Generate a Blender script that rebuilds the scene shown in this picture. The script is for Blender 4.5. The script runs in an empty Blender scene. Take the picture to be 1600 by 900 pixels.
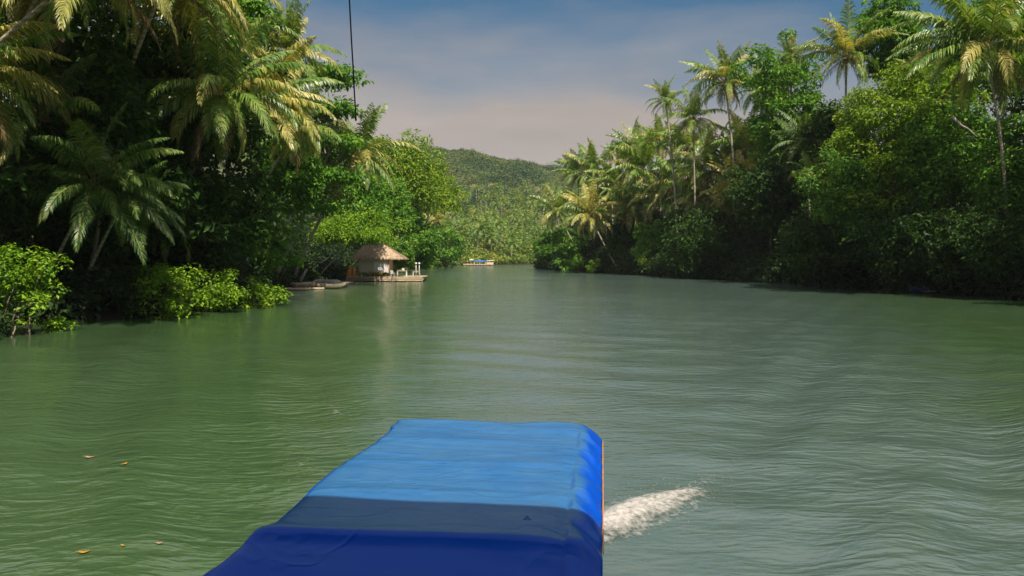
import bpy, math, random
import numpy as np
from mathutils import Vector

# ------------------------------------------------------------------ camera, sky, sun
S = bpy.context.scene
COL = S.collection
F = 1250.0                     # focal length in pixels of the 1600 px wide photograph
CAM_H = 4.0                    # eye height above the water
PITCH = math.atan(52.0 / F)    # the horizon lies 52 px above the middle

cd = bpy.data.cameras.new("camera")
cam = bpy.data.objects.new("camera", cd)
COL.objects.link(cam)
cam.location = (0, 0, CAM_H)
cam.rotation_euler = (math.pi / 2 - PITCH, 0, 0)
cd.sensor_width = 36.0
cd.lens = F / 1600.0 * 36.0
cd.clip_start = 0.05
cd.clip_end = 6000
S.camera = cam

SUN_EL = 52.0
SUN_FROM_RIGHT = 20.0          # degrees off the straight-behind direction, towards +X
el, az = math.radians(SUN_EL), math.radians(SUN_FROM_RIGHT)
TO_SUN = Vector((math.sin(az) * math.cos(el), -math.cos(az) * math.cos(el), math.sin(el)))

w = bpy.data.worlds.new("World")
S.world = w
w.use_nodes = True
nt = w.node_tree
nt.nodes.clear()
N = nt.nodes.new
L = nt.links.new
out = N("ShaderNodeOutputWorld")
bg = N("ShaderNodeBackground")
sky = N("ShaderNodeTexSky")
sky.sky_type = 'NISHITA'
sky.sun_disc = False
sky.sun_elevation = el
sky.sun_rotation = math.atan2(TO_SUN.x, TO_SUN.y)
sky.air_density = 1.0
sky.dust_density = 1.6
sky.ozone_density = 1.2
bg.inputs["Strength"].default_value = 0.085
tc = N("ShaderNodeTexCoord")
sep = N("ShaderNodeSeparateXYZ")
L(tc.outputs["Generated"], sep.inputs[0])
mp = N("ShaderNodeMapping")
mp.inputs["Scale"].default_value = (1.0, 1.0, 3.4)
mp.inputs["Location"].default_value = (0.35, 0.0, 0.1)
L(tc.outputs["Generated"], mp.inputs[0])
nz = N("ShaderNodeTexNoise")
nz.inputs["Scale"].default_value = 1.7
nz.inputs["Detail"].default_value = 5.0
nz.inputs["Roughness"].default_value = 0.52
L(mp.outputs[0], nz.inputs["Vector"])
# thin cloud veil: thick near the horizon, torn higher up
mr = N("ShaderNodeMapRange")
mr.inputs["From Min"].default_value = 0.31
mr.inputs["From Max"].default_value = 0.15
L(sep.outputs["Z"], mr.inputs["Value"])
ma = N("ShaderNodeMath"); ma.operation = 'MULTIPLY_ADD'
L(nz.outputs["Fac"], ma.inputs[0]); ma.inputs[1].default_value = 2.9; ma.inputs[2].default_value = -1.46
ad = N("ShaderNodeMath"); ad.operation = 'ADD'; ad.use_clamp = True
L(ma.outputs[0], ad.inputs[0]); L(mr.outputs[0], ad.inputs[1])
m2 = N("ShaderNodeMapRange")  # bright cloud added overhead, out of view, for paler reflections in the water
m2.inputs["From Min"].default_value = 0.31; m2.inputs["From Max"].default_value = 0.48; m2.inputs["To Max"].default_value = 0.75
L(sep.outputs["Z"], m2.inputs["Value"])
ad2 = N("ShaderNodeMath"); ad2.operation = 'ADD'; ad2.use_clamp = True
ad2.inputs[0].default_value = 0.0; L(m2.outputs[0], ad2.inputs[1])
cloud = N("ShaderNodeRGB")
cloud.outputs[0].default_value = (3.75, 3.22, 2.98, 1)
hs = N("ShaderNodeMixRGB"); hs.blend_type = 'MULTIPLY'; hs.inputs[0].default_value = 1.0
hs.inputs[2].default_value = (0.20, 0.48, 0.60, 1)
L(sky.outputs[0], hs.inputs[1])
mx = N("ShaderNodeMixRGB")
L(ad.outputs[0], mx.inputs[0]); L(hs.outputs[0], mx.inputs[1])
mp3 = N("ShaderNodeMapping"); mp3.inputs["Scale"].default_value = (1.0, 1.0, 5.5); mp3.inputs["Rotation"].default_value = (0.0, 0.06, 0.0)
L(tc.outputs["Generated"], mp3.inputs[0])
nz3 = N("ShaderNodeTexNoise"); nz3.inputs["Scale"].default_value = 3.2; nz3.inputs["Detail"].default_value = 8; nz3.inputs["Roughness"].default_value = .6
L(mp3.outputs[0], nz3.inputs["Vector"])
rw = N("ShaderNodeMapRange"); rw.inputs["From Min"].default_value = .3; rw.inputs["From Max"].default_value = .7; rw.inputs["To Min"].default_value = .88; rw.inputs["To Max"].default_value = 1.12
L(nz3.outputs["Fac"], rw.inputs["Value"])
cm = N("ShaderNodeMixRGB"); cm.blend_type = 'MULTIPLY'; cm.inputs[0].default_value = 1.0
L(cloud.outputs[0], cm.inputs[1]); L(rw.outputs[0], cm.inputs[2])
L(cm.outputs[0], mx.inputs[2])
hi = N("ShaderNodeMixRGB"); hi.inputs[2].default_value = (5.6, 5.3, 5.2, 1)
L(ad2.outputs[0], hi.inputs[0]); L(mx.outputs[0], hi.inputs[1])
L(hi.outputs[0], bg.inputs["Color"])
L(bg.outputs[0], out.inputs["Surface"])

sl = bpy.data.lights.new("sun", 'SUN')
sl.energy = 5.0
sl.angle = math.radians(0.53)
sl.color = (1.0, 0.91, 0.76)
so = bpy.data.objects.new("sun", sl)
COL.objects.link(so)
so.location = (60, -80, 120)
so.rotation_euler = (-TO_SUN).to_track_quat('-Z', 'Y').to_euler()

S.view_settings.view_transform = 'Standard'
S.view_settings.look = 'None'
S.view_settings.exposure = 0.42
S.view_settings.gamma = 1.0
S.view_settings.use_curve_mapping = False
S.render.engine = 'CYCLES'
S.cycles.use_denoising = True
S.cycles.max_bounces = 6
S.cycles.diffuse_bounces = 3
S.cycles.glossy_bounces = 3
S.cycles.transmission_bounces = 4
S.cycles.volume_bounces = 0
S.cycles.caustics_reflective = False
S.cycles.caustics_refractive = False


# ------------------------------------------------------------------ helpers
def P(px, py, d):
    """World point at forward distance d (world Y) seen at pixel (px, py) of the photograph."""
    c, s = math.cos(PITCH), math.sin(PITCH)
    x, y = (px - 800) / F, -(py - 450) / F
    v = Vector((x, c + y * s, -s + y * c))
    k = d / v.y
    return Vector((v.x * k, d, CAM_H + v.z * k))


def X(px, d):
    return P(px, 398, d).x


class MB:
    """Collects vertices and faces and builds ONE mesh object."""
    def __init__(self):
        self.v, self.q, self.t, self.qm, self.tm, self.n = [], [], [], [], [], 0
        self.ng = []

    def add(self, v, q=None, t=None, m=0):
        v = np.asarray(v, float).reshape(-1, 3)
        if q is not None and len(q):
            q = np.asarray(q, np.int64).reshape(-1, 4) + self.n
            self.q.append(q); self.qm.append(np.full(len(q), m))
        if t is not None and len(t):
            t = np.asarray(t, np.int64).reshape(-1, 3) + self.n
            self.t.append(t); self.tm.append(np.full(len(t), m))
        self.v.append(v)
        self.n += len(v)
        return self

    def box(self, c, s, m=0, rz=0.0, taper=1.0):
        h = np.array(s) / 2.0
        k = np.array([(x, y, z) for z in (-1, 1) for y in (-1, 1) for x in (-1, 1)], float)
        k[4:, :2] *= taper
        k = k * h
        if rz:
            a, b = math.cos(rz), math.sin(rz)
            k = np.stack([k[:, 0] * a - k[:, 1] * b, k[:, 0] * b + k[:, 1] * a, k[:, 2]], 1)
        return self.add(k + np.array(c), [(0, 2, 3, 1), (4, 5, 7, 6), (0, 1, 5, 4), (2, 6, 7, 3), (0, 4, 6, 2), (1, 3, 7, 5)], m=m)

    def tube(self, pts, rad, n=8, m=0, cap=True):
        p = np.asarray(pts, float)
        r = np.broadcast_to(np.asarray(rad, float), (len(p),))
        tg = np.gradient(p, axis=0)
        tg /= np.linalg.norm(tg, axis=1)[:, None] + 1e-9
        ref = np.array((0, 0, 1.0)) if abs(tg[0][2]) < 0.9 else np.array((1.0, 0, 0))
        vs = []
        for i in range(len(p)):
            a = np.cross(tg[i], ref); a /= np.linalg.norm(a) + 1e-9
            b = np.cross(tg[i], a)
            ang = np.arange(n) * 2 * math.pi / n
            vs.append(p[i] + r[i] * (np.cos(ang)[:, None] * a + np.sin(ang)[:, None] * b))
        q = [(i * n + j, i * n + (j + 1) % n, (i + 1) * n + (j + 1) % n, (i + 1) * n + j) for i in range(len(p) - 1) for j in range(n)]
        v = np.concatenate(vs)
        t = []
        if cap:
            k = len(v)
            v = np.concatenate([v, p[:1], p[-1:]])
            for j in range(n):
                t.append((k, (j + 1) % n, j))
                o = (len(p) - 1) * n
                t.append((k + 1, o + j, o + (j + 1) % n))
        return self.add(v, q, t, m)

    def lathe(self, prof, c, n=12, m=0, sx=1.0, sy=1.0):
        p = np.array(prof, float)
        ang = np.arange(n) * 2 * math.pi / n
        v = np.concatenate([np.stack([np.cos(ang) * r * sx, np.sin(ang) * r * sy, np.full(n, z)], 1) for r, z in p]) + np.array(c)
        q = [(i * n + j, i * n + (j + 1) % n, (i + 1) * n + (j + 1) % n, (i + 1) * n + j) for i in range(len(p) - 1) for j in range(n)]
        return self.add(v, q, m=m)

    def grid(self, pts, m=0):
        a = np.asarray(pts, float)
        r, c = a.shape[:2]
        i = np.arange(r * c).reshape(r, c)
        q = np.stack([i[:-1, :-1], i[:-1, 1:], i[1:, 1:], i[1:, :-1]], -1).reshape(-1, 4)
        return self.add(a.reshape(-1, 3), q, m=m)

    def build(self, name, mats, parent=None, loc=None, smooth=False):
        me = bpy.data.meshes.new(name)
        v = np.concatenate(self.v)
        if loc is not None:
            v = v - np.array(loc)
        q = np.concatenate(self.q) if self.q else np.zeros((0, 4), np.int64)
        t = np.concatenate(self.t) if self.t else np.zeros((0, 3), np.int64)
        me.vertices.add(len(v))
        me.vertices.foreach_set("co", v.ravel().astype(np.float32))
        loops = np.concatenate([q.ravel(), t.ravel()])
        me.loops.add(len(loops))
        me.loops.foreach_set("vertex_index", loops.astype(np.int32))
        tot = np.concatenate([np.full(len(q), 4), np.full(len(t), 3)]).astype(np.int32)
        me.polygons.add(len(tot))
        me.polygons.foreach_set("loop_start", (np.cumsum(tot) - tot).astype(np.int32))
        me.polygons.foreach_set("loop_total", tot)
        mi = np.concatenate(self.qm + self.tm).astype(np.int32)
        me.polygons.foreach_set("material_index", mi)
        me.polygons.foreach_set("use_smooth", np.full(len(tot), bool(smooth)))
        for m in (mats if isinstance(mats, (list, tuple)) else [mats]):
            me.materials.append(m)
        me.update(calc_edges=True)
        me.validate()
        o = bpy.data.objects.new(name, me)
        COL.objects.link(o)
        if loc is not None:
            o.location = loc
        if parent is not None:
            o.parent = parent
            if loc is None:      # vertices were given in world space
                me.transform(parent_inv(parent))
        return o


def parent_inv(p):
    from mathutils import Matrix
    m = Matrix.Identity(4)
    while p is not None:
        m = Matrix.Translation(p.location) @ p.rotation_euler.to_matrix().to_4x4() @ m
        p = p.parent
    return m.inverted()


def thing(name, label, cat, loc, group=None):
    o = bpy.data.objects.new(name, None)
    COL.objects.link(o)
    o.location = loc
    o.empty_display_size = 0.3
    return tag(o, label, cat, group)


def tag(o, label, cat, group=None, kind=None):
    o["label"] = label
    o["category"] = cat
    if group:
        o["group"] = group
    if kind:
        o["kind"] = kind
    return o


# ------------------------------------------------------------------ materials
def new_mat(name):
    m = bpy.data.materials.new(name)
    m.use_nodes = True
    m.node_tree.nodes.clear()
    return m, m.node_tree.nodes.new, m.node_tree.links.new


def plain(name, c, rough=0.6, var=0.25, scale=6.0, spec=0.4, bump=0.0, c2=None, stretch=(1, 1, 1)):
    m, N, L = new_mat(name)
    o = N("ShaderNodeOutputMaterial"); b = N("ShaderNodeBsdfPrincipled")
    tc = N("ShaderNodeTexCoord"); mp = N("ShaderNodeMapping"); mp.inputs["Scale"].default_value = stretch
    L(tc.outputs["Object"], mp.inputs[0])
    nz = N("ShaderNodeTexNoise"); nz.inputs["Scale"].default_value = scale; nz.inputs["Detail"].default_value = 6
    L(mp.outputs[0], nz.inputs["Vector"])
    r = N("ShaderNodeValToRGB")
    c = np.array(c); c2 = c * (1 - var) if c2 is None else np.array(c2)
    r.color_ramp.elements[0].position = 0.32; r.color_ramp.elements[1].position = 0.68
    r.color_ramp.elements[0].color = (*c2, 1)
    r.color_ramp.elements[1].color = (*np.minimum(c * (1 + var * 0.5), 0.9), 1)
    L(nz.outputs["Fac"], r.inputs[0]); L(r.outputs[0], b.inputs["Base Color"])
    b.inputs["Roughness"].default_value = rough
    b.inputs["Specular IOR Level"].default_value = spec
    if bump:
        bp = N("ShaderNodeBump"); bp.inputs["Strength"].default_value = bump; bp.inputs["Distance"].default_value = 0.05
        L(nz.outputs["Fac"], bp.inputs["Height"]); L(bp.outputs[0], b.inputs["Normal"])
    L(b.outputs[0], o.inputs[0])
    return m


def leafmat(name, cols, rough=0.5, spec=0.3, transl=0.3, tcol=None, patch=0.0, patch_scale=0.35):
    """Leaf: colour varies leaf by leaf, and in broad natural patches over the plant."""
    m, N, L = new_mat(name)
    o = N("ShaderNodeOutputMaterial"); b = N("ShaderNodeBsdfPrincipled")
    g = N("ShaderNodeNewGeometry")
    tc = N("ShaderNodeTexCoord")
    nz = N("ShaderNodeTexNoise"); nz.inputs["Scale"].default_value = patch_scale; nz.inputs["Detail"].default_value = 3
    L(tc.outputs["Object"], nz.inputs["Vector"])
    a = N("ShaderNodeMath"); a.operation = 'MULTIPLY_ADD'
    L(nz.outputs["Fac"], a.inputs[0]); a.inputs[1].default_value = 1.5 * patch; a.inputs[2].default_value = -0.75 * patch
    ad = N("ShaderNodeMath"); ad.operation = 'ADD'; ad.use_clamp = True
    L(a.outputs[0], ad.inputs[0]); L(g.outputs["Random Per Island"], ad.inputs[1])
    r = N("ShaderNodeValToRGB")
    els = r.color_ramp.elements
    els[0].color = (*cols[0], 1); els[1].color = (*cols[-1], 1)
    for i, c in enumerate(cols[1:-1]):
        e = els.new((i + 1) / (len(cols) - 1)); e.color = (*c, 1)
    L(ad.outputs[0], r.inputs[0]); L(r.outputs[0], b.inputs["Base Color"])
    b.inputs["Roughness"].default_value = rough
    b.inputs["Specular IOR Level"].default_value = spec
    tr = N("ShaderNodeBsdfTranslucent")
    mc = N("ShaderNodeMixRGB"); mc.blend_type = 'MULTIPLY'; mc.inputs[0].default_value = 1.0
    mc.inputs[2].default_value = (*(tcol or (1.6, 1.5, 0.5)), 1)
    L(r.outputs[0], mc.inputs[1]); L(mc.outputs[0], tr.inputs["Color"])
    ms = N("ShaderNodeMixShader"); ms.inputs[0].default_value = transl
    L(b.outputs[0], ms.inputs[1]); L(tr.outputs[0], ms.inputs[2])
    L(ms.outputs[0], o.inputs[0])
    return m


M = {}
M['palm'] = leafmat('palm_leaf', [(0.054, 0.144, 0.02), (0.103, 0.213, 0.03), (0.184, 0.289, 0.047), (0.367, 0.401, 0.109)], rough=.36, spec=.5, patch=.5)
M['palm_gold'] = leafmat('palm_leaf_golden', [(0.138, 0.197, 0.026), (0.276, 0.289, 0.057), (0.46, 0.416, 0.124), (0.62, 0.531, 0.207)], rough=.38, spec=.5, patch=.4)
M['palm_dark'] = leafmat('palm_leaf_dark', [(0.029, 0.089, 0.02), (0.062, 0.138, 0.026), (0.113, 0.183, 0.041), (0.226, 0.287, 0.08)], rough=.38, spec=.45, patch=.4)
M['rachis'] = plain('palm_rachis', (.26, .20, .06), .5)
M['dead'] = leafmat('palm_leaf_dead', [(.10, .06, .025), (.20, .13, .06), (.28, .19, .10)], rough=.7, spec=.2, transl=.15, tcol=(1.1, .9, .6))
M['nut'] = plain('coconut_husk', (.13, .12, .03), .5, c2=(.16, .09, .03))
M['green'] = leafmat('leaf_mid_green', [(0.047, 0.138, 0.014), (0.096, 0.238, 0.022), (0.193, 0.346, 0.029)], patch=.5, spec=.25)
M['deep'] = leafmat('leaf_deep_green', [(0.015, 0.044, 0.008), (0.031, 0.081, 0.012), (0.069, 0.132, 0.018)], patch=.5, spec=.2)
M['bright'] = leafmat('leaf_bright_green', [(0.078, 0.189, 0.012), (0.156, 0.311, 0.017), (0.312, 0.433, 0.026)], patch=.5, spec=.25)
M['yellow'] = leafmat('leaf_yellow_green', [(0.076, 0.174, 0.011), (0.163, 0.275, 0.014), (0.296, 0.388, 0.026)], patch=.7, spec=.25)
M['olive'] = leafmat('leaf_olive', [(0.044, 0.128, 0.018), (0.098, 0.227, 0.027), (0.205, 0.362, 0.048)], patch=.7, spec=.25)
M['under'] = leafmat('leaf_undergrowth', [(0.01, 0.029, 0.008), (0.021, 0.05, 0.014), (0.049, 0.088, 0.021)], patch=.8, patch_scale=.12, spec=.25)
M['far'] = leafmat('leaf_far_wood', [(0.027, 0.09, 0.022), (0.094, 0.204, 0.034), (0.213, 0.3, 0.055), (0.375, 0.36, 0.09)], patch=1.3, patch_scale=.09, spec=.2)
M['hill'] = leafmat('leaf_hill_wood', [(0.012, 0.048, 0.030), (0.040, 0.105, 0.040), (0.105, 0.165, 0.050), (0.22, 0.23, 0.085)], patch=1.5, patch_scale=.022, spec=.25)
M['bark'] = plain('bark_grey_brown', (.20, .165, .125), .85, .5, 3.0, bump=.6, stretch=(1, 1, .35))
M['palebark'] = plain('bark_pale', (.36, .31, .25), .85, .5, 2.5, bump=.6, stretch=(1, 1, .4))
M['wood'] = plain('weathered_wood', (.40, .32, .23), .8, .45, 3.0, bump=.3, stretch=(.6, 4, 4))
M['bamboo'] = plain('bamboo_poles', (.52, .40, .27), .65, .4, 2.0, bump=.2, stretch=(.5, 4, 4))
M['white'] = plain('white_paint', (.72, .69, .66), .5, .12)
M['sheet'] = plain('white_sheet', (.74, .68, .70), .7, .08, 2.0)
M['plastic'] = plain('white_plastic', (.70, .70, .68), .35, .08)
M['wall'] = plain('woven_wall', (.66, .53, .42), .8, .25, 14, bump=.2)
M['orange'] = plain('orange_plastic', (.75, .22, .02), .4, .2)
M['amber'] = plain('amber_plastic', (.65, .33, .04), .45, .25)
M['rope'] = plain('black_cord', (.012, .012, .014), .6)
M['orope'] = plain('orange_rope', (.70, .28, .06), .7)
M['boatblue'] = plain('blue_boat_paint', (.03, .10, .28), .45, .3)
M['bluetarp'] = plain('blue_sheet', (.03, .14, .55), .5, .2)
M['greytarp'] = plain('grey_tarpaulin', (.20, .185, .165), .7, .5, 1.2, bump=.4)
M['dark'] = plain('dark_wood', (.06, .05, .04), .8)
M['metal'] = plain('galvanised_tube', (.35, .36, .37), .4, .15)
M['clay'] = plain('clay_pot', (.30, .14, .07), .8)
M['fallen'] = plain('fallen_yellow_leaf', (.55, .30, .03), .5, .4)
M['fallenpink'] = plain('fallen_dry_leaf', (.50, .33, .20), .6, .4)


def palmbark():
    m, N, L = new_mat('palm_bark')
    o = N("ShaderNodeOutputMaterial"); b = N("ShaderNodeBsdfPrincipled")
    tc = N("ShaderNodeTexCoord")
    wv = N("ShaderNodeTexWave"); wv.bands_direction = 'Z'; wv.inputs["Scale"].default_value = 1.1
    wv.inputs["Distortion"].default_value = 1.5; wv.inputs["Detail"].default_value = 3
    L(tc.outputs["Object"], wv.inputs["Vector"])
    nz = N("ShaderNodeTexNoise"); nz.inputs["Scale"].default_value = 1.6; nz.inputs["Detail"].default_value = 6
    L(tc.outputs["Object"], nz.inputs["Vector"])
    mm = N("ShaderNodeMath"); mm.operation = 'MULTIPLY_ADD'; mm.inputs[1].default_value = .35
    L(wv.outputs["Fac"], mm.inputs[0]); L(nz.outputs["Fac"], mm.inputs[2])
    r = N("ShaderNodeValToRGB")
    r.color_ramp.elements[0].position = .3; r.color_ramp.elements[0].color = (.15, .115, .085, 1)
    r.color_ramp.elements[1].position = .85; r.color_ramp.elements[1].color = (.44, .37, .29, 1)
    L(mm.outputs[0], r.inputs[0]); L(r.outputs[0], b.inputs["Base Color"])
    b.inputs["Roughness"].default_value = .85
    bp = N("ShaderNodeBump"); bp.inputs["Strength"].default_value = .5; bp.inputs["Distance"].default_value = .04
    L(mm.outputs[0], bp.inputs["Height"]); L(bp.outputs[0], b.inputs["Normal"])
    L(b.outputs[0], o.inputs[0])
    return m


M['palmbark'] = palmbark()


def thatchmat():
    m, N, L = new_mat('thatch')
    o = N("ShaderNodeOutputMaterial"); b = N("ShaderNodeBsdfPrincipled")
    g = N("ShaderNodeNewGeometry"); tc = N("ShaderNodeTexCoord")
    nz = N("ShaderNodeTexNoise"); nz.inputs["Scale"].default_value = 2.2; nz.inputs["Detail"].default_value = 8
    L(tc.outputs["Object"], nz.inputs["Vector"])
    a = N("ShaderNodeMath"); a.operation = 'MULTIPLY_ADD'; a.inputs[1].default_value = .45
    L(g.outputs["Random Per Island"], a.inputs[0])
    L(nz.outputs["Fac"], a.inputs[2])
    r = N("ShaderNodeValToRGB")
    r.color_ramp.elements[0].position = .35; r.color_ramp.elements[0].color = (.26, .18, .115, 1)
    r.color_ramp.elements[1].position = .95; r.color_ramp.elements[1].color = (.56, .42, .29, 1)
    L(a.outputs[0], r.inputs[0]); L(r.outputs[0], b.inputs["Base Color"])
    b.inputs["Roughness"].default_value = .9
    L(b.outputs[0], o.inputs[0])
    return m


M['thatch'] = thatchmat()


def tarpmat():
    m, N, L = new_mat('blue_tarpaulin')
    o = N("ShaderNodeOutputMaterial"); b = N("ShaderNodeBsdfPrincipled")
    tc = N("ShaderNodeTexCoord")
    nz = N("ShaderNodeTexNoise"); nz.inputs["Scale"].default_value = .9; nz.inputs["Detail"].default_value = 5
    mp = N("ShaderNodeMapping"); mp.inputs["Scale"].default_value = (.5, 2.2, 1)
    L(tc.outputs["Object"], mp.inputs[0]); L(mp.outputs[0], nz.inputs["Vector"])
    r = N("ShaderNodeValToRGB")
    r.color_ramp.elements[0].position = .3; r.color_ramp.elements[0].color = (.0005, .088, .66, 1)
    r.color_ramp.elements[1].position = .7; r.color_ramp.elements[1].color = (.001, .110, .70, 1)
    L(nz.outputs["Fac"], r.inputs[0])
    # sky sheen painted in: paler where the sheet lies flat, deep blue where hanging
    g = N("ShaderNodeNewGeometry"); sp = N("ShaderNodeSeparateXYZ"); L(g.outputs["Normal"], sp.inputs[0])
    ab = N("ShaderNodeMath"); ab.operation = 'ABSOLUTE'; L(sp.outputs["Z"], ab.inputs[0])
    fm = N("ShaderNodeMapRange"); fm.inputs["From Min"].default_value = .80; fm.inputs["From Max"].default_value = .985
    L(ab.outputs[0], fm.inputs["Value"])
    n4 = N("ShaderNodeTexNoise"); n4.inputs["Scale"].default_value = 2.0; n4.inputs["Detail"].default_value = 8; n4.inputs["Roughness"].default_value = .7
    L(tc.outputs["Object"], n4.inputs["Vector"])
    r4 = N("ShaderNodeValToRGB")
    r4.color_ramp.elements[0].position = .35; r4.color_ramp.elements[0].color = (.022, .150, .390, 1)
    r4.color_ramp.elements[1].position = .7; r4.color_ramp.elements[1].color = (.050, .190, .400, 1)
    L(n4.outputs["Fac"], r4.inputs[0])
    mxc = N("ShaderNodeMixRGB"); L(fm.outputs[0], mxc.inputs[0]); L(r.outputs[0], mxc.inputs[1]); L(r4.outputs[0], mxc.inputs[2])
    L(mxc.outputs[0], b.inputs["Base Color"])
    b.inputs["Roughness"].default_value = .30
    b.inputs["Specular IOR Level"].default_value = .35
    b.inputs["Sheen Weight"].default_value = .0
    b.inputs["Sheen Roughness"].default_value = .45
    b.inputs["Sheen Tint"].default_value = (.6, .9, 1.0, 1)
    # soft folds and a fine weave
    n2 = N("ShaderNodeTexNoise"); n2.inputs["Scale"].default_value = 2.6; n2.inputs["Detail"].default_value = 4
    mp2 = N("ShaderNodeMapping"); mp2.inputs["Scale"].default_value = (.35, 1.3, 1)
    L(tc.outputs["Object"], mp2.inputs[0]); L(mp2.outputs[0], n2.inputs["Vector"])
    b1 = N("ShaderNodeBump"); b1.inputs["Strength"].default_value = .2; b1.inputs["Distance"].default_value = .06
    L(n2.outputs["Fac"], b1.inputs["Height"])
    n3 = N("ShaderNodeTexNoise"); n3.inputs["Scale"].default_value = 60; n3.inputs["Detail"].default_value = 2
    L(tc.outputs["Object"], n3.inputs["Vector"])
    b2 = N("ShaderNodeBump"); b2.inputs["Strength"].default_value = .06; b2.inputs["Distance"].default_value = .003
    L(n3.outputs["Fac"], b2.inputs["Height"])
    # hard little creases from folding
    mp5 = N("ShaderNodeMapping"); mp5.inputs["Scale"].default_value = (.8, 1.6, 1); mp5.inputs["Rotation"].default_value = (0, 0, .3)
    L(tc.outputs["Object"], mp5.inputs[0])
    n5 = N("ShaderNodeTexNoise"); n5.inputs["Scale"].default_value = 1.9; n5.inputs["Detail"].default_value = 2; n5.inputs["Distortion"].default_value = .6
    L(mp5.outputs[0], n5.inputs["Vector"])
    k1 = N("ShaderNodeMath"); k1.operation = 'SUBTRACT'; k1.inputs[1].default_value = .5; L(n5.outputs["Fac"], k1.inputs[0])
    k2 = N("ShaderNodeMath"); k2.operation = 'ABSOLUTE'; L(k1.outputs[0], k2.inputs[0])
    k3 = N("ShaderNodeMapRange"); k3.inputs["From Min"].default_value = 0; k3.inputs["From Max"].default_value = .05
    k3.inputs["To Min"].default_value = 1; k3.inputs["To Max"].default_value = 0
    L(k2.outputs[0], k3.inputs["Value"])
    b3 = N("ShaderNodeBump"); b3.inputs["Strength"].default_value = .35; b3.inputs["Distance"].default_value = .012
    L(k3.outputs[0], b3.inputs["Height"]); L(b1.outputs[0], b3.inputs["Normal"]); L(b3.outputs[0], b2.inputs["Normal"])
    L(b2.outputs[0], b.inputs["Normal"])
    tr = N("ShaderNodeBsdfTranslucent"); tr.inputs["Color"].default_value = (.001, .06, .60, 1)
    ms = N("ShaderNodeMixShader"); ms.inputs[0].default_value = .22
    L(b.outputs[0], ms.inputs[1]); L(tr.outputs[0], ms.inputs[2])
    L(ms.outputs[0], o.inputs[0])
    return m


M['tarp'] = tarpmat()


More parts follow.
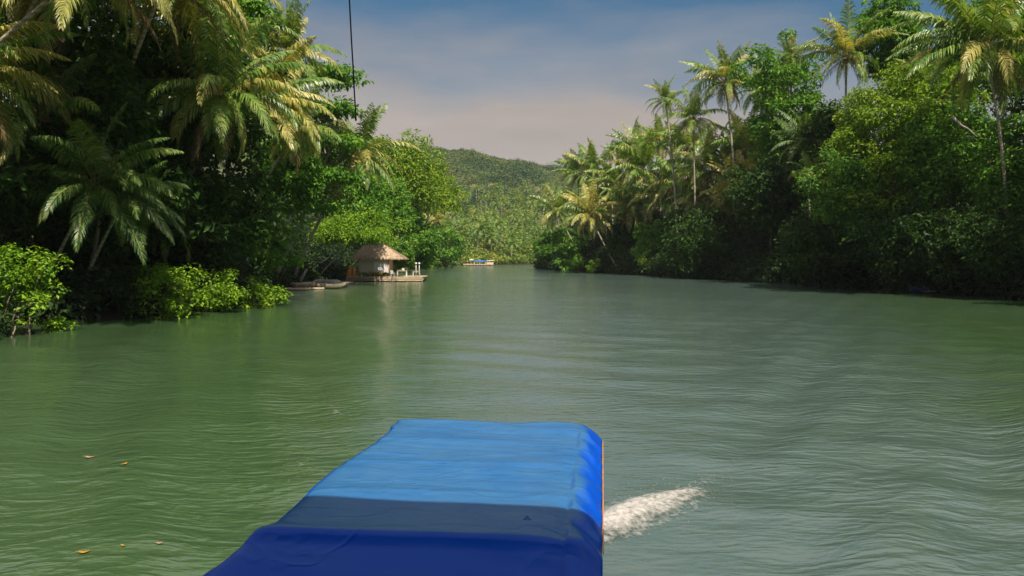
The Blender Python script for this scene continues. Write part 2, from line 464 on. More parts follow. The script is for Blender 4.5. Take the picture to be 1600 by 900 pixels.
def watermat():
    m, N, L = new_mat('river_water')
    o = N("ShaderNodeOutputMaterial"); b = N("ShaderNodeBsdfPrincipled")
    g = N("ShaderNodeNewGeometry")
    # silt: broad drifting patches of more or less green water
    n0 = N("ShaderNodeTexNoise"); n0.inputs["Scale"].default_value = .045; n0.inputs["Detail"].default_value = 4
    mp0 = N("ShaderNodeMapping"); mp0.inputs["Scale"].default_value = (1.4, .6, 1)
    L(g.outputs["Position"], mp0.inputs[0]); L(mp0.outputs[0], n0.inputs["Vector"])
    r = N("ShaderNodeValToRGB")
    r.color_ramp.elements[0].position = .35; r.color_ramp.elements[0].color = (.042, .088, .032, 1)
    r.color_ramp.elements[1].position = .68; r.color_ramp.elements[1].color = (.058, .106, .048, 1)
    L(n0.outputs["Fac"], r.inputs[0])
    # pale sky reflection painted into the base colour, a widening band down the river
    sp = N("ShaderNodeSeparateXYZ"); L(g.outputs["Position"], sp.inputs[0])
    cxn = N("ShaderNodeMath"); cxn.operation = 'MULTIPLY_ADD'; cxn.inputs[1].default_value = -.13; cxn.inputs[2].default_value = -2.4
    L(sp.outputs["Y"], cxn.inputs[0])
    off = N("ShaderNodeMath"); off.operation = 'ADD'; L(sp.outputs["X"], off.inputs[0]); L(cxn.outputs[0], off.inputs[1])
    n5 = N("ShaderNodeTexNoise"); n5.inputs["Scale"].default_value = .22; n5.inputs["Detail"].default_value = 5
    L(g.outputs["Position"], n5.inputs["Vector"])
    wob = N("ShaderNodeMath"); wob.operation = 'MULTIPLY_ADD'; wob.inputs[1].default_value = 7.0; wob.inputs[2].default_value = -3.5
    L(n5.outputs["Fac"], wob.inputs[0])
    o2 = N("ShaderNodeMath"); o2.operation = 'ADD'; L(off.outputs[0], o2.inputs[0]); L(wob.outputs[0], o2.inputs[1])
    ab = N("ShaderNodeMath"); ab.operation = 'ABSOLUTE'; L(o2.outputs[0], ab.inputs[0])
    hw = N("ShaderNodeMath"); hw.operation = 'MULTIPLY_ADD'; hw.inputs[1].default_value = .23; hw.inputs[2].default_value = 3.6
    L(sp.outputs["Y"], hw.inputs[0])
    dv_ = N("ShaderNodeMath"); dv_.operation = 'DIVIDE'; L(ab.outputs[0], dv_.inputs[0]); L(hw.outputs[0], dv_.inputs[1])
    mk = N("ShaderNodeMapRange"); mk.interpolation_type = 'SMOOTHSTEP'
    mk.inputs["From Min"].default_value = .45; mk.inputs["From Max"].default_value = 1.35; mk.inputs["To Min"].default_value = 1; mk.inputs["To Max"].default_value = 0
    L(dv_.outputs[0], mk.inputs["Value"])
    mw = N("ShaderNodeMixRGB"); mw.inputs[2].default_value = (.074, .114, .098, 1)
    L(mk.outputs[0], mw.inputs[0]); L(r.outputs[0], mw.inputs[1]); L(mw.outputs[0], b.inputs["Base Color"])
    b.inputs["Roughness"].default_value = .11
    b.inputs["IOR"].default_value = 1.55
    b.inputs["Specular IOR Level"].default_value = 1.0

    def noise(scale, st, det, ro=.5, rot=0.0):
        mp = N("ShaderNodeMapping"); mp.inputs["Scale"].default_value = st; mp.inputs["Rotation"].default_value = (0, 0, rot)
        L(g.outputs["Position"], mp.inputs[0])
        n = N("ShaderNodeTexNoise"); n.inputs["Scale"].default_value = scale; n.inputs["Detail"].default_value = det
        n.inputs["Roughness"].default_value = ro; n.inputs["Distortion"].default_value = .15
        L(mp.outputs[0], n.inputs["Vector"])
        return n.outputs["Fac"]
    def crest(fac):
        """Sharp little crests between rounded troughs."""
        m1 = N("ShaderNodeMath"); m1.operation = 'MULTIPLY_ADD'; m1.inputs[1].default_value = 2.0; m1.inputs[2].default_value = -1.0
        L(fac, m1.inputs[0])
        m2 = N("ShaderNodeMath"); m2.operation = 'ABSOLUTE'; L(m1.outputs[0], m2.inputs[0])
        m3 = N("ShaderNodeMath"); m3.operation = 'SUBTRACT'; m3.inputs[0].default_value = 1.0; L(m2.outputs[0], m3.inputs[1])
        m4 = N("ShaderNodeMath"); m4.operation = 'POWER'; m4.inputs[1].default_value = 1.6; L(m3.outputs[0], m4.inputs[0])
        return m4.outputs[0]
    # gusts: patches where the ripples are stronger
    gust = noise(.11, (.7, .5, 1), 3, .5, .6)
    gm = N("ShaderNodeMapRange"); gm.inputs["From Min"].default_value = .35; gm.inputs["From Max"].default_value = .65
    gm.inputs["To Min"].default_value = .15; gm.inputs["To Max"].default_value = .75
    L(gust, gm.inputs["Value"])
    a = noise(.8, (.6, 1.15, 1), 3, .5, .25)
    c = crest(noise(1.7, (.5, 1.25, 1), 3, .5, -.15))
    e = noise(7.0, (.6, 1.2, 1), 3, .5, .1)
    b1 = N("ShaderNodeBump"); b1.inputs["Strength"].default_value = .2; b1.inputs["Distance"].default_value = .17
    L(a, b1.inputs["Height"])
    b0 = N("ShaderNodeBump"); b0.inputs["Distance"].default_value = .055
    L(gm.outputs[0], b0.inputs["Strength"]); L(c, b0.inputs["Height"]); L(b1.outputs[0], b0.inputs["Normal"])
    b2 = N("ShaderNodeBump"); b2.inputs["Strength"].default_value = .45; b2.inputs["Distance"].default_value = .022
    L(e, b2.inputs["Height"]); L(b0.outputs[0], b2.inputs["Normal"])
    L(b2.outputs[0], b.inputs["Normal"])
    L(b.outputs[0], o.inputs[0])
    return m


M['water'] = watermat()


def foammat():
    m, N, L = new_mat('foam')
    o = N("ShaderNodeOutputMaterial"); b = N("ShaderNodeBsdfPrincipled")
    b.inputs["Base Color"].default_value = (.50, .47, .44, 1)
    b.inputs["Roughness"].default_value = .7
    g = N("ShaderNodeNewGeometry"); at = N("ShaderNodeAttribute"); at.attribute_name = "cover"
    nz = N("ShaderNodeTexNoise"); nz.inputs["Scale"].default_value = 9; nz.inputs["Detail"].default_value = 9; nz.inputs["Roughness"].default_value = .68
    L(g.outputs["Position"], nz.inputs["Vector"])
    bp = N("ShaderNodeBump"); bp.inputs["Strength"].default_value = .8; bp.inputs["Distance"].default_value = .03
    L(nz.outputs["Fac"], bp.inputs["Height"]); L(bp.outputs[0], b.inputs["Normal"])
    a = N("ShaderNodeMath"); a.operation = 'MULTIPLY_ADD'; a.inputs[1].default_value = 2.6; a.inputs[2].default_value = -1.75
    L(nz.outputs["Fac"], a.inputs[0])
    ad = N("ShaderNodeMath"); ad.operation = 'ADD'; L(a.outputs[0], ad.inputs[0]); L(at.outputs["Fac"], ad.inputs[1])
    mr = N("ShaderNodeMapRange"); mr.inputs["From Min"].default_value = 0.0; mr.inputs["From Max"].default_value = 1.0
    mr.inputs["To Max"].default_value = .88
    L(ad.outputs[0], mr.inputs["Value"])
    tr = N("ShaderNodeBsdfTransparent")
    ms = N("ShaderNodeMixShader"); L(mr.outputs[0], ms.inputs[0]); L(tr.outputs[0], ms.inputs[1]); L(b.outputs[0], ms.inputs[2])
    L(ms.outputs[0], o.inputs[0])
    return m


M['foam'] = foammat()


def groundmat():
    m, N, L = new_mat('ground_soil')
    o = N("ShaderNodeOutputMaterial"); b = N("ShaderNodeBsdfPrincipled")
    g = N("ShaderNodeNewGeometry")
    n0 = N("ShaderNodeTexNoise"); n0.inputs["Scale"].default_value = .018; n0.inputs["Detail"].default_value = 8
    L(g.outputs["Position"], n0.inputs["Vector"])
    r = N("ShaderNodeValToRGB")
    r.color_ramp.elements[0].position = .40; r.color_ramp.elements[0].color = (.045, .060, .026, 1)
    r.color_ramp.elements[1].position = .60; r.color_ramp.elements[1].color = (.150, .140, .066, 1)
    L(n0.outputs["Fac"], r.inputs[0])
    # damp dark earth low on the river bank, dry grass higher up the hill
    sp = N("ShaderNodeSeparateXYZ"); L(g.outputs["Position"], sp.inputs[0])
    mr = N("ShaderNodeMapRange"); mr.inputs["From Min"].default_value = 8; mr.inputs["From Max"].default_value = 26
    L(sp.outputs["Z"], mr.inputs["Value"])
    mx = N("ShaderNodeMixRGB"); mx.inputs[1].default_value = (.032, .026, .016, 1)
    L(mr.outputs[0], mx.inputs[0]); L(r.outputs[0], mx.inputs[2])
    L(mx.outputs[0], b.inputs["Base Color"])
    b.inputs["Roughness"].default_value = .95
    b.inputs["Specular IOR Level"].default_value = .1
    L(b.outputs[0], o.inputs[0])
    return m


M['ground'] = groundmat()

# ------------------------------------------------------------------ terrain
RIVER = np.array([(-27, -160), (-26.5, 0), (-24.4, 38), (-27.5, 41), (-28.5, 45), (-23.5, 49.5), (-20.3, 61), (-23.5, 74), (-27, 90), (-27.5, 110),
                  (-27, 125), (-29, 180), (-29, 250), (-19, 294), (9, 333), (60, 372), (160, 410), (420, 470),
                  (420, 380), (160, 340), (60, 300), (15, 262), (7, 230), (12, 205), (20, 178), (25, 156), (33, 131),
                  (37, 113), (43.8, 88), (45.7, 71), (46, 40), (46, 0), (47, -160)], float)


def river_dist(p):
    """Signed distance to the river outline: positive on land."""
    p = np.asarray(p, float).reshape(-1, 2)
    a, b = RIVER, np.roll(RIVER, -1, 0)
    best = np.full(len(p), 1e9)
    ins = np.zeros(len(p), bool)
    for (ax, ay), (bx, by) in zip(a, b):
        dx, dy = bx - ax, by - ay
        t = np.clip(((p[:, 0] - ax) * dx + (p[:, 1] - ay) * dy) / (dx * dx + dy * dy), 0, 1)
        best = np.minimum(best, np.hypot(p[:, 0] - ax - t * dx, p[:, 1] - ay - t * dy))
        if ay != by:
            c = ((ay > p[:, 1]) != (by > p[:, 1])) & (p[:, 0] < (bx - ax) * (p[:, 1] - ay) / (by - ay) + ax)
            ins ^= c
    return np.where(ins, -best, best)


def sstep(x, a, b):
    t = np.clip((x - a) / (b - a), 0, 1)
    return t * t * (3 - 2 * t)


RIDGE_X = [-900, -400, -144, -110, -72, -30, 0, 58, 110, 200, 400, 900]
RIDGE_H = [160, 140, 116, 108, 104, 99, 94, 87, 80, 70, 55, 40]


def height(p):
    p = np.asarray(p, float).reshape(-1, 2)
    d = river_dist(p)
    x, y = p[:, 0], p[:, 1]
    z = np.where(d < 0, np.maximum(-1.6, d * .5 - .05), 0)
    land = np.clip(d, 0, None)
    slope = np.where(x < -5, .20, .36)
    bank = .55 * sstep(land, 0, 1.6) + np.minimum(slope * np.clip(land - 3, 0, None), np.where(x < -5, 16, 22))
    far = sstep(y, 300, 360)
    bank = bank * (1 - far) + far * (.5 * sstep(land, 0, 1.6) + .02 * land)
    rh = np.interp(x, RIDGE_X, RIDGE_H)
    prof = np.interp(y, [380, 430, 560, 640, 760, 900, 1000, 1300, 2500], [0, .03, .30, .40, .72, 1.0, .98, .8, .5])
    hill = rh * prof * (1 + .10 * np.sin(x * .027 + y * .011) * sstep(y, 420, 520) * (1 - sstep(y, 820, 900)))
    hill = hill + sstep(y, 430, 600) * (3.0 * np.sin(x * .06 + 1.3) * np.sin(y * .045) + 1.6 * np.sin(x * .13 + y * .07))
    z = z + np.where(d > 0, bank + hill * sstep(land, 5, 60), 0)
    return z


def gz(x, y):
    return float(height([(x, y)])[0])


gx = np.unique(np.concatenate([np.linspace(-1600, -300, 22), np.linspace(-300, -60, 40), np.linspace(-60, -15, 46), np.linspace(-15, 75, 70), np.linspace(75, 300, 40), np.linspace(300, 1600, 22)]))
gy = np.unique(np.concatenate([np.linspace(-200, 0, 14), np.linspace(0, 420, 170), np.linspace(420, 1100, 130), np.linspace(1100, 2500, 20)]))
GX, GY = np.meshgrid(gx, gy)
GZ = height(np.stack([GX.ravel(), GY.ravel()], 1)).reshape(GX.shape)
o = MB().grid(np.stack([GX, GY, GZ], -1)).build('ground', M['ground'], smooth=True)
o["kind"] = "structure"

# ------------------------------------------------------------------ water
wy = np.concatenate([np.linspace(-160, 4, 30), 4 + (np.geomspace(1, 60, 330) - 1) * (476 / 59.0)])
wx = np.unique(np.concatenate([np.linspace(-60, -34, 8), np.linspace(-34, 50, 340), np.linspace(50, 420, 40)]))
WX, WY = np.meshgrid(wx, wy)


def waves(x, y):
    z = np.zeros_like(x)
    rs = np.random.default_rng(3)
    # diverging wake of the boat: crests leaning outwards on both sides
    cx = -.5 + .10 * (y - 6)
    for sgn in (-1, 1):
        u = sgn * (x - cx)
        for wl, a, ang, c0 in ((2.6, .042, 24, .30), (1.5, .016, 31, .38), (4.4, .068, 20, .22)):
            k = 2 * math.pi / wl
            t = math.radians(ang)
            env = sstep(u, .10 * np.clip(y, 1, None), .30 * np.clip(y, 1, None) + 1.0) * (1 - .6 * sstep(u, 18, 40)) / (1 + y / 80.0)
            wob = .5 * np.sin(x * .17 + y * .11 + wl) + .35 * np.sin(y * .23 - x * .13)
            z += a * env * np.sin(k * (u * math.cos(t) - y * math.sin(t)) + wob)
    for i in range(9):
        wl = rs.uniform(1.1, 4.5); th = rs.uniform(-.9, .9) + math.pi / 2
        k = 2 * math.pi / wl
        z += .004 * wl ** .8 * np.sin(k * (x * math.cos(th) + y * math.sin(th)) + rs.uniform(0, 6.3) + .8 * np.sin(x * .23 + i) + .7 * np.sin(y * .19 + 2 * i)) / (1 + y / 90.0)
    return z * sstep(y, 2, 7)


WZ = waves(WX, WY)
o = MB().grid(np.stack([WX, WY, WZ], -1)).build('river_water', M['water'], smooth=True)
o["kind"] = "structure"


def vnoise(x, y, seed=0):
    """Smooth value noise."""
    xi, yi = np.floor(x).astype(np.int64), np.floor(y).astype(np.int64)
    fx, fy = x - xi, y - yi
    fx, fy = fx * fx * (3 - 2 * fx), fy * fy * (3 - 2 * fy)

    def h(a, b):
        v = np.sin(a * 127.1 + b * 311.7 + seed * 74.7) * 43758.5453
        return v - np.floor(v)
    return (h(xi, yi) * (1 - fx) + h(xi + 1, yi) * fx) * (1 - fy) + (h(xi, yi + 1) * (1 - fx) + h(xi + 1, yi + 1) * fx) * fy


# ------------------------------------------------------------------ foliage generators
def unit(a):
    return a / (np.linalg.norm(a, axis=-1, keepdims=True) + 1e-9)


def leaves(mb, base, nrm, dr, length, width, fold=.12, m=0):
    """One folded pointed leaf per row: base point, normal, direction."""
    n = unit(nrm)
    d = unit(dr - (dr * n).sum(1, keepdims=True) * n)
    s = np.cross(n, d)
    L_, W_ = length[:, None], width[:, None]
    v = np.stack([base, base + d * L_ * .45 + s * W_ * .5 + n * L_ * fold, base + d * L_ - n * L_ * fold * .5,
                  base + d * L_ * .45 - s * W_ * .5 + n * L_ * fold], 1)
    k = len(base)
    mb.add(v.reshape(-1, 3), np.arange(4 * k).reshape(k, 4), m=m)


def clump_leaves(mb, rng, cen, cr, per, leaf, flat=.6, up=.5, droop=.35, wfac=.5, m=0):
    """Leaves spread over the upper shell of each clump."""
    k = len(cen)
    idx = np.repeat(np.arange(k), per)
    n = len(idx)
    u = unit(rng.normal(size=(n, 3)))
    u[:, 2] = np.where(rng.random(n) < .35, np.abs(u[:, 2]), u[:, 2])
    rr = (.45 + .6 * rng.random(n) ** .7)[:, None]
    p = cen[idx] + u * rr * cr[idx][:, None] * np.array((1, 1, flat))
    nr = u * .55 + np.array((0, 0, up)) + rng.normal(size=(n, 3)) * .38
    dr = u * .8 + rng.normal(size=(n, 3)) * .6 + np.array((0, 0, -droop))
    l = leaf * rng.uniform(.45, 1.55, n)
    leaves(mb, p, nr, dr, l, l * wfac * rng.uniform(.75, 1.2, n), m=m)


def crown_clumps(rng, c, rx, ry, rz, n, shape='round'):
    """Clump centres of a crown with an uneven outline."""
    u = unit(rng.normal(size=(n, 3)))
    lobes = unit(rng.normal(size=(7, 3)))
    amp = rng.uniform(.18, .50, 7) * rng.choice([-1, 1], 7, p=[.4, .6])
    bump = sum(a * np.clip((u @ l) * 1.6 - .6, 0, None) for a, l in zip(amp, lobes))
    r = (rng.uniform(.28, 1.0, n) ** .6) * (1 + bump) * np.where(rng.random(n) < .08, 1.18, 1.0)
    if shape == 'dome':
        u[:, 2] = np.abs(u[:, 2]) * 1.0 - .15
    if shape == 'umbrella':
        u[:, 2] = np.abs(u[:, 2]) * .9
        r = np.maximum(r, .75)
    p = u * r[:, None] * np.array((rx, ry, rz))
    if shape == 'layered':
        lv = np.round((p[:, 2] / rz + 1) * 2.5 + rng.normal(size=n) * .12) / 2.5 - 1
        p[:, 2] = lv * rz + rng.normal(size=n) * .03 * rz
    return p + np.array(c)


def limb(mb, rng, a, b, r0, r1, n=6, sag=.12, m=0, sides=6):
    a, b = np.array(a, float), np.array(b, float)
    t = np.linspace(0, 1, n)[:, None]
    L_ = np.linalg.norm(b - a)
    off = rng.normal(size=3) * L_ * .07
    p = a + (b - a) * t + np.sin(t * math.pi) * off + np.array((0, 0, 1)) * (np.sin(t * math.pi) * L_ * sag)
    mb.tube(p, np.linspace(r0, r1, n), sides, m)


def on_land(x, y, m=.8):
    """Moves a foot that would stand in the river back onto its bank."""
    for k in range(60):
        if float(river_dist([(x, y)])[0]) > m:
            break
        x += .4 if x > 4 else -.4
        y += .12
    return x, y


NAME_SEED = [11]


def nseed():
    NAME_SEED[0] += 1
    return NAME_SEED[0]


def tree(label, px, ytop, d, w_px, h_px, mat='green', leaf=.42, clumps=70, per=70, shape='round', base_dx=0.0, base_dy=0.0,
         bark='bark', name='leafy_tree', cat='tree', group=None, flat=.6, up=.5, cr=.24, depth_k=1.0, trunk=True, wfac=.5, seed=None, limbs=9):
    """A broadleaf tree whose crown spans w_px x h_px photo pixels at distance d, its top at row ytop."""
    rng = np.random.default_rng(seed or nseed())
    k = d / F
    rx, rz = w_px * k / 2, h_px * k / 2
    c = P(px, ytop + h_px / 2, d)
    bx, by = on_land(c.x + base_dx, c.y + base_dy)
    bz = gz(bx, by)
    root = thing(name, label, cat, (bx, by, bz), group)
    clumps = int(clumps * 1.5)
    per = int(per * 1.35)
    leaf = leaf * 1.22
    cen = crown_clumps(rng, c, rx * .86, rx * .86 * depth_k, rz * .86, clumps, shape)
    crs = cr * min(rx, rz * 1.3) * rng.uniform(.7, 1.45, clumps) + .15
    mb = MB()
    clump_leaves(mb, rng, cen, crs, per, leaf, flat, up, wfac=wfac)
    mb.build('crown', M[mat], root)
    if trunk:
        tb = MB()
        h = max(2.0, c.z - bz)
        r0 = .0065 * h + .07
        top = np.array((c.x, c.y, c.z - rz * .35))
        base = np.array((bx, by, bz - .4))
        t = np.linspace(0, 1, 9)[:, None]
        wob = rng.normal(size=3) * h * .03
        wob[2] = 0
        pts = base + (top - base) * t + np.sin(t * math.pi * 1.3) * wob
        tb.tube(pts, np.linspace(r0 * 1.25, r0 * .5, 9), 9)
        for i in rng.choice(clumps, min(limbs, clumps), replace=False):
            s = pts[rng.integers(5, 9)]
            limb(tb, rng, s, cen[i], r0 * .42, r0 * .09)
        tb.build('trunk', M[bark], root, smooth=True)
    return root


def bush(label, px, ytop, ybot, d, w_px, mat='bright', leaf=.22, clumps=40, per=60, name='river_shrub', cat='shrub', group=None, depth=None, seed=None, up=.8, flat=.75):
    rng = np.random.default_rng(seed or nseed())
    k = d / F
    rx, hz = w_px * k / 2, (ybot - ytop) * k
    c = P(px, (ytop + ybot) / 2, d)
    z0 = max(-.05, min(gz(c.x, d), c.z - hz / 2 + .3))
    root = thing(name, label, cat, (c.x, d, z0), group)
    ry = depth or rx * .8
    cen = crown_clumps(rng, c, rx * .82, ry * .82, hz / 2 * .84, clumps, 'round')
    crs = .22 * min(rx, hz) * rng.uniform(.7, 1.4, clumps) + .1
    mb = MB()
    clump_leaves(mb, rng, cen, crs, per, leaf, flat, up, droop=.1, wfac=.55)
    mb.build('foliage', M[mat], root)
    tb = MB()
    for i in range(0, clumps, max(1, clumps // 9)):
        limb(tb, rng, (c.x + rng.normal() * rx * .2, d + rng.normal() * ry * .2, z0 - .3), cen[i], .05, .015, 5, .05, sides=5)
    tb.build('stem', M['bark'], root, smooth=True)
    return root


def frond(mb, rng, c, a, e0, Lf, droop, nl=46, lw=.062, m=0, mr_=1, roll=0.0, leaf_l=.24, sweep=0.0, up_len=.0, ldroop=.8):
    """One pinnate palm frond: bent rachis with two rows of hanging leaflets."""
    K = 12
    t = np.linspace(0, 1, K)
    e = e0 - droop * t ** 1.25
    aa = a + sweep * t ** 2
    seg = np.stack([np.cos(e) * np.cos(aa), np.cos(e) * np.sin(aa), np.sin(e)], 1) * (Lf / (K - 1))
    p = np.array(c) + np.concatenate([np.zeros((1, 3)), np.cumsum(seg[:-1], 0)])
    mb.tube(p, np.linspace(.045, .008, K) * (Lf / 5.0) ** .5, 4, mr_, cap=False)
    tt = np.linspace(.13, 1.0, nl) + rng.normal(size=nl) * .004
    tt = np.clip(tt, 0, 1)
    B = np.stack([np.interp(tt, t, p[:, i]) for i in range(3)], 1)
    T = unit(np.stack([np.interp(tt, t, seg[:, i]) for i in range(3)], 1))
    hz = np.array((-math.sin(a), math.cos(a), 0.0))
    Sd = unit(np.cross(T, np.cross(hz, T)))
    Nn = np.cross(T, Sd)
    Nn = np.where(Nn[:, 2:3] < 0, -Nn, Nn) if e0 > -.6 else Nn
    prof = np.sin(np.pi * np.clip(.16 + .80 * tt, 0, 1)) ** .55 * (1 - .45 * tt ** 3)
    for s in (-1, 1):
        ang = np.radians(62 - 34 * tt + rng.normal(size=nl) * 5)[:, None]
        rl = roll * s
        D = Sd * s * np.cos(math.pi / 2 - ang) * math.cos(rl) + T * np.sin(math.pi / 2 - ang) + Nn * (.22 + math.sin(rl))
        D = unit(D + rng.normal(size=(nl, 3)) * .05)
        l = (Lf * leaf_l * prof * rng.uniform(.86, 1.1, nl))[:, None]
        wv = lw * (Lf / 5.0) * (.6 + .5 * prof)[:, None]
        D2 = unit(D + np.array((0, 0, -1.0)) * ldroop * rng.uniform(.6, 1.3, (nl, 1)))
        D3 = unit(D2 + np.array((0, 0, -1.0)) * ldroop)
        p1 = B + D * l * .4
        p2 = p1 + D2 * l * .35
        p3 = p2 + D3 * l * .25
        w_ = T * wv * .5
        v = np.stack([B - w_ * .7, B + w_ * .7, p1 + w_, p1 - w_, p2 + w_ * .8, p2 - w_ * .8, p3 + w_ * .12, p3 - w_ * .12], 1)
        i = np.arange(nl)[:, None] * 8
        q = np.concatenate([i + np.array((0, 1, 2, 3)), i + np.array((3, 2, 4, 5)), i + np.array((5, 4, 6, 7))])
        mb.add(v.reshape(-1, 3), q, m=m)


def palm(label, px, py, d, L_px, mat='palm', n=24, base_dx=0.0, base_dy=0.0, seed=None, nl=46, nuts=True, dead=3, group=None,
         bend=0.0, r_tr=None, fronds=None, name='coconut_palm', wind=0.0, spread=1.0, lw=.066):
    """A coconut palm whose crown centre is seen at (px, py); fronds are L_px photo pixels long at distance d."""
    rng = np.random.default_rng(seed or nseed())
    c = np.array(P(px, py, d))
    Lf = L_px * d / F
    bx, by = on_land(c[0] + base_dx, c[1] + base_dy)
    bz = gz(bx, by)
    root = thing(name, label, 'palm', (bx, by, bz), group)
    mb = MB()
    n = int(n * 1.3)
    lw = lw * 1.55
    base = None
    rot = rng.uniform(0, 6.28)
    for i in range(n):
        q = (i + .5) / n
        a = rot + i * 2.39996 + rng.normal() * .28
        if rng.random() < .10:
            continue
        e0 = math.radians(84 - 116 * spread * q ** .9 + rng.normal() * 10)
        dr = math.radians(26 + 62 * min(1, q * 1.7) ** .8 - 18 * max(0, q - .7) + rng.normal() * 9)
        lf = Lf * (.72 + .3 * math.sin(math.pi * min(1, q + .25))) * rng.uniform(.9, 1.08)
        a2 = a
        frond(mb, rng, c + np.array((math.cos(a), math.sin(a), 0)) * .12, a2, e0, lf * 1.12, dr, nl, lw, (3 if rng.random() < .15 + .3 * q else 0), 1, roll=rng.normal() * .25, sweep=.35 * math.sin(a) + rng.normal() * .28, ldroop=rng.uniform(.6, 1.5))
    for f in (fronds or []):     # fronds the photograph shows individually: (azimuth, elevation, length factor, droop)
        a, e, k, dr = f
        frond(mb, rng, c, math.radians(a), math.radians(e), Lf * k, math.radians(dr), int(nl * 1.2), lw, 0, 1, roll=rng.normal() * .1)
    for i in range(dead):
        a = rng.uniform(0, 6.28)
        frond(mb, rng, c - np.array((0, 0, .25)), a, math.radians(-38 + rng.normal() * 10), Lf * .75, math.radians(45), int(nl * .6), lw * .8, 2, 2, ldroop=1.6)
    mb.build('crown', [M[mat], M['rachis'], M['dead'], M['palm_gold' if mat == 'palm' else 'palm']], root)
    if nuts:
        nb = MB()
        for i in range(9):
            a = rng.uniform(0, 6.28)
            q = c + np.array((math.cos(a) * .34, math.sin(a) * .34, -.28 - rng.random() * .4))
            nb.lathe([(.01, -.17), (.10, -.12), (.15, 0), (.12, .11), (.01, .17)], q, 8)
        nb.build('coconut_bunch', M['nut'], root, smooth=True)
    tb = MB()
    base = np.array((bx, by, bz - .4))
    h = c[2] - bz
    t = np.linspace(0, 1, 16)[:, None]
    bow = np.array((bend, 0, 0)) * np.sin(t * math.pi)
    pts = base + (c - base) * np.concatenate([t ** 1.25, t ** 1.25, t], 1) + bow
    r0 = r_tr or (.10 + .0035 * h)
    rr = r0 * (1.0 - .42 * t[:, 0]) + r0 * .7 * np.exp(-t[:, 0] * 18)
    rr[-2:] *= 1.25
    tb.tube(pts, rr, 10)
    tb.build('trunk', M['palmbark'], root, smooth=True)
    return root


# ------------------------------------------------------------------ left bank palms
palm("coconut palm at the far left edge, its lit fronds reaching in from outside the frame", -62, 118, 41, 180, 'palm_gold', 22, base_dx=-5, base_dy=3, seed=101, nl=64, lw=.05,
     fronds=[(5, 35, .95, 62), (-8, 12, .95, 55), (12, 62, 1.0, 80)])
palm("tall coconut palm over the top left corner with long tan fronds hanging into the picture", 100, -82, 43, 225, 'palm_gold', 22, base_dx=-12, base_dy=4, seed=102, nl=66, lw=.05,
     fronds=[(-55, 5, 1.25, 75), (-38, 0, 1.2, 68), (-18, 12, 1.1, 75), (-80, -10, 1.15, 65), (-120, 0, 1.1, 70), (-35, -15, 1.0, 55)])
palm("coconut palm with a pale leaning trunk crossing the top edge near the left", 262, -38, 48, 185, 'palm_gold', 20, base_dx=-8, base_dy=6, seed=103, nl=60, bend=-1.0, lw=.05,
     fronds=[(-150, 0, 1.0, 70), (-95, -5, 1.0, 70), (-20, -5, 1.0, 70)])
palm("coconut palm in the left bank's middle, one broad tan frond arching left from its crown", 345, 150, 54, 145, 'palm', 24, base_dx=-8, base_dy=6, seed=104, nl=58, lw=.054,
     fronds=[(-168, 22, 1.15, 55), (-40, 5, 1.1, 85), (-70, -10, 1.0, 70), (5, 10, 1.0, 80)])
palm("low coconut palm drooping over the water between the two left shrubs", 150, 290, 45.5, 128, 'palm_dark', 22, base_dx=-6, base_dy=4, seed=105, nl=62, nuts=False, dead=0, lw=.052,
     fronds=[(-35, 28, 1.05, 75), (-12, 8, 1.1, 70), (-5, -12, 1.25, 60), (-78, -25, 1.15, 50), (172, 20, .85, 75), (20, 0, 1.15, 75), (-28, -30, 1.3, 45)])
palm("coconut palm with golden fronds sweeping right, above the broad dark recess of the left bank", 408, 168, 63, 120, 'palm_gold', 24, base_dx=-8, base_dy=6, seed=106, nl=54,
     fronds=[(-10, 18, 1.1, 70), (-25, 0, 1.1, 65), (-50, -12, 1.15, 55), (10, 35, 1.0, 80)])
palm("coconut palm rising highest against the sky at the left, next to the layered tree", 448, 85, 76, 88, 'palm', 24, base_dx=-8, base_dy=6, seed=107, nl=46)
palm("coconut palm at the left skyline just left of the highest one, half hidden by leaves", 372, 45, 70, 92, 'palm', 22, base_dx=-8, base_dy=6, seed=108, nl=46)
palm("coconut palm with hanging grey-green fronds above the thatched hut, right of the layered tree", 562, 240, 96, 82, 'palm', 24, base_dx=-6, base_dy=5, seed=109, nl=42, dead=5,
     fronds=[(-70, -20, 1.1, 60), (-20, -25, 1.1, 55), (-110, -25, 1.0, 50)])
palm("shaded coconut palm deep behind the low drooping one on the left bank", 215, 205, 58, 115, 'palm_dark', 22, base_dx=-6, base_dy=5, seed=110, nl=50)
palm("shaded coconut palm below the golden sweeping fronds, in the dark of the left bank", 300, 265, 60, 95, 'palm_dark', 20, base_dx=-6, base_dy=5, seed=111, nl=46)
palm("small golden palm with a thin slanting trunk at the water beyond the hut", 683, 345, 226, 24, 'palm_gold', 18, base_dx=-3.5, seed=112, nl=20, lw=.11, r_tr=.2)

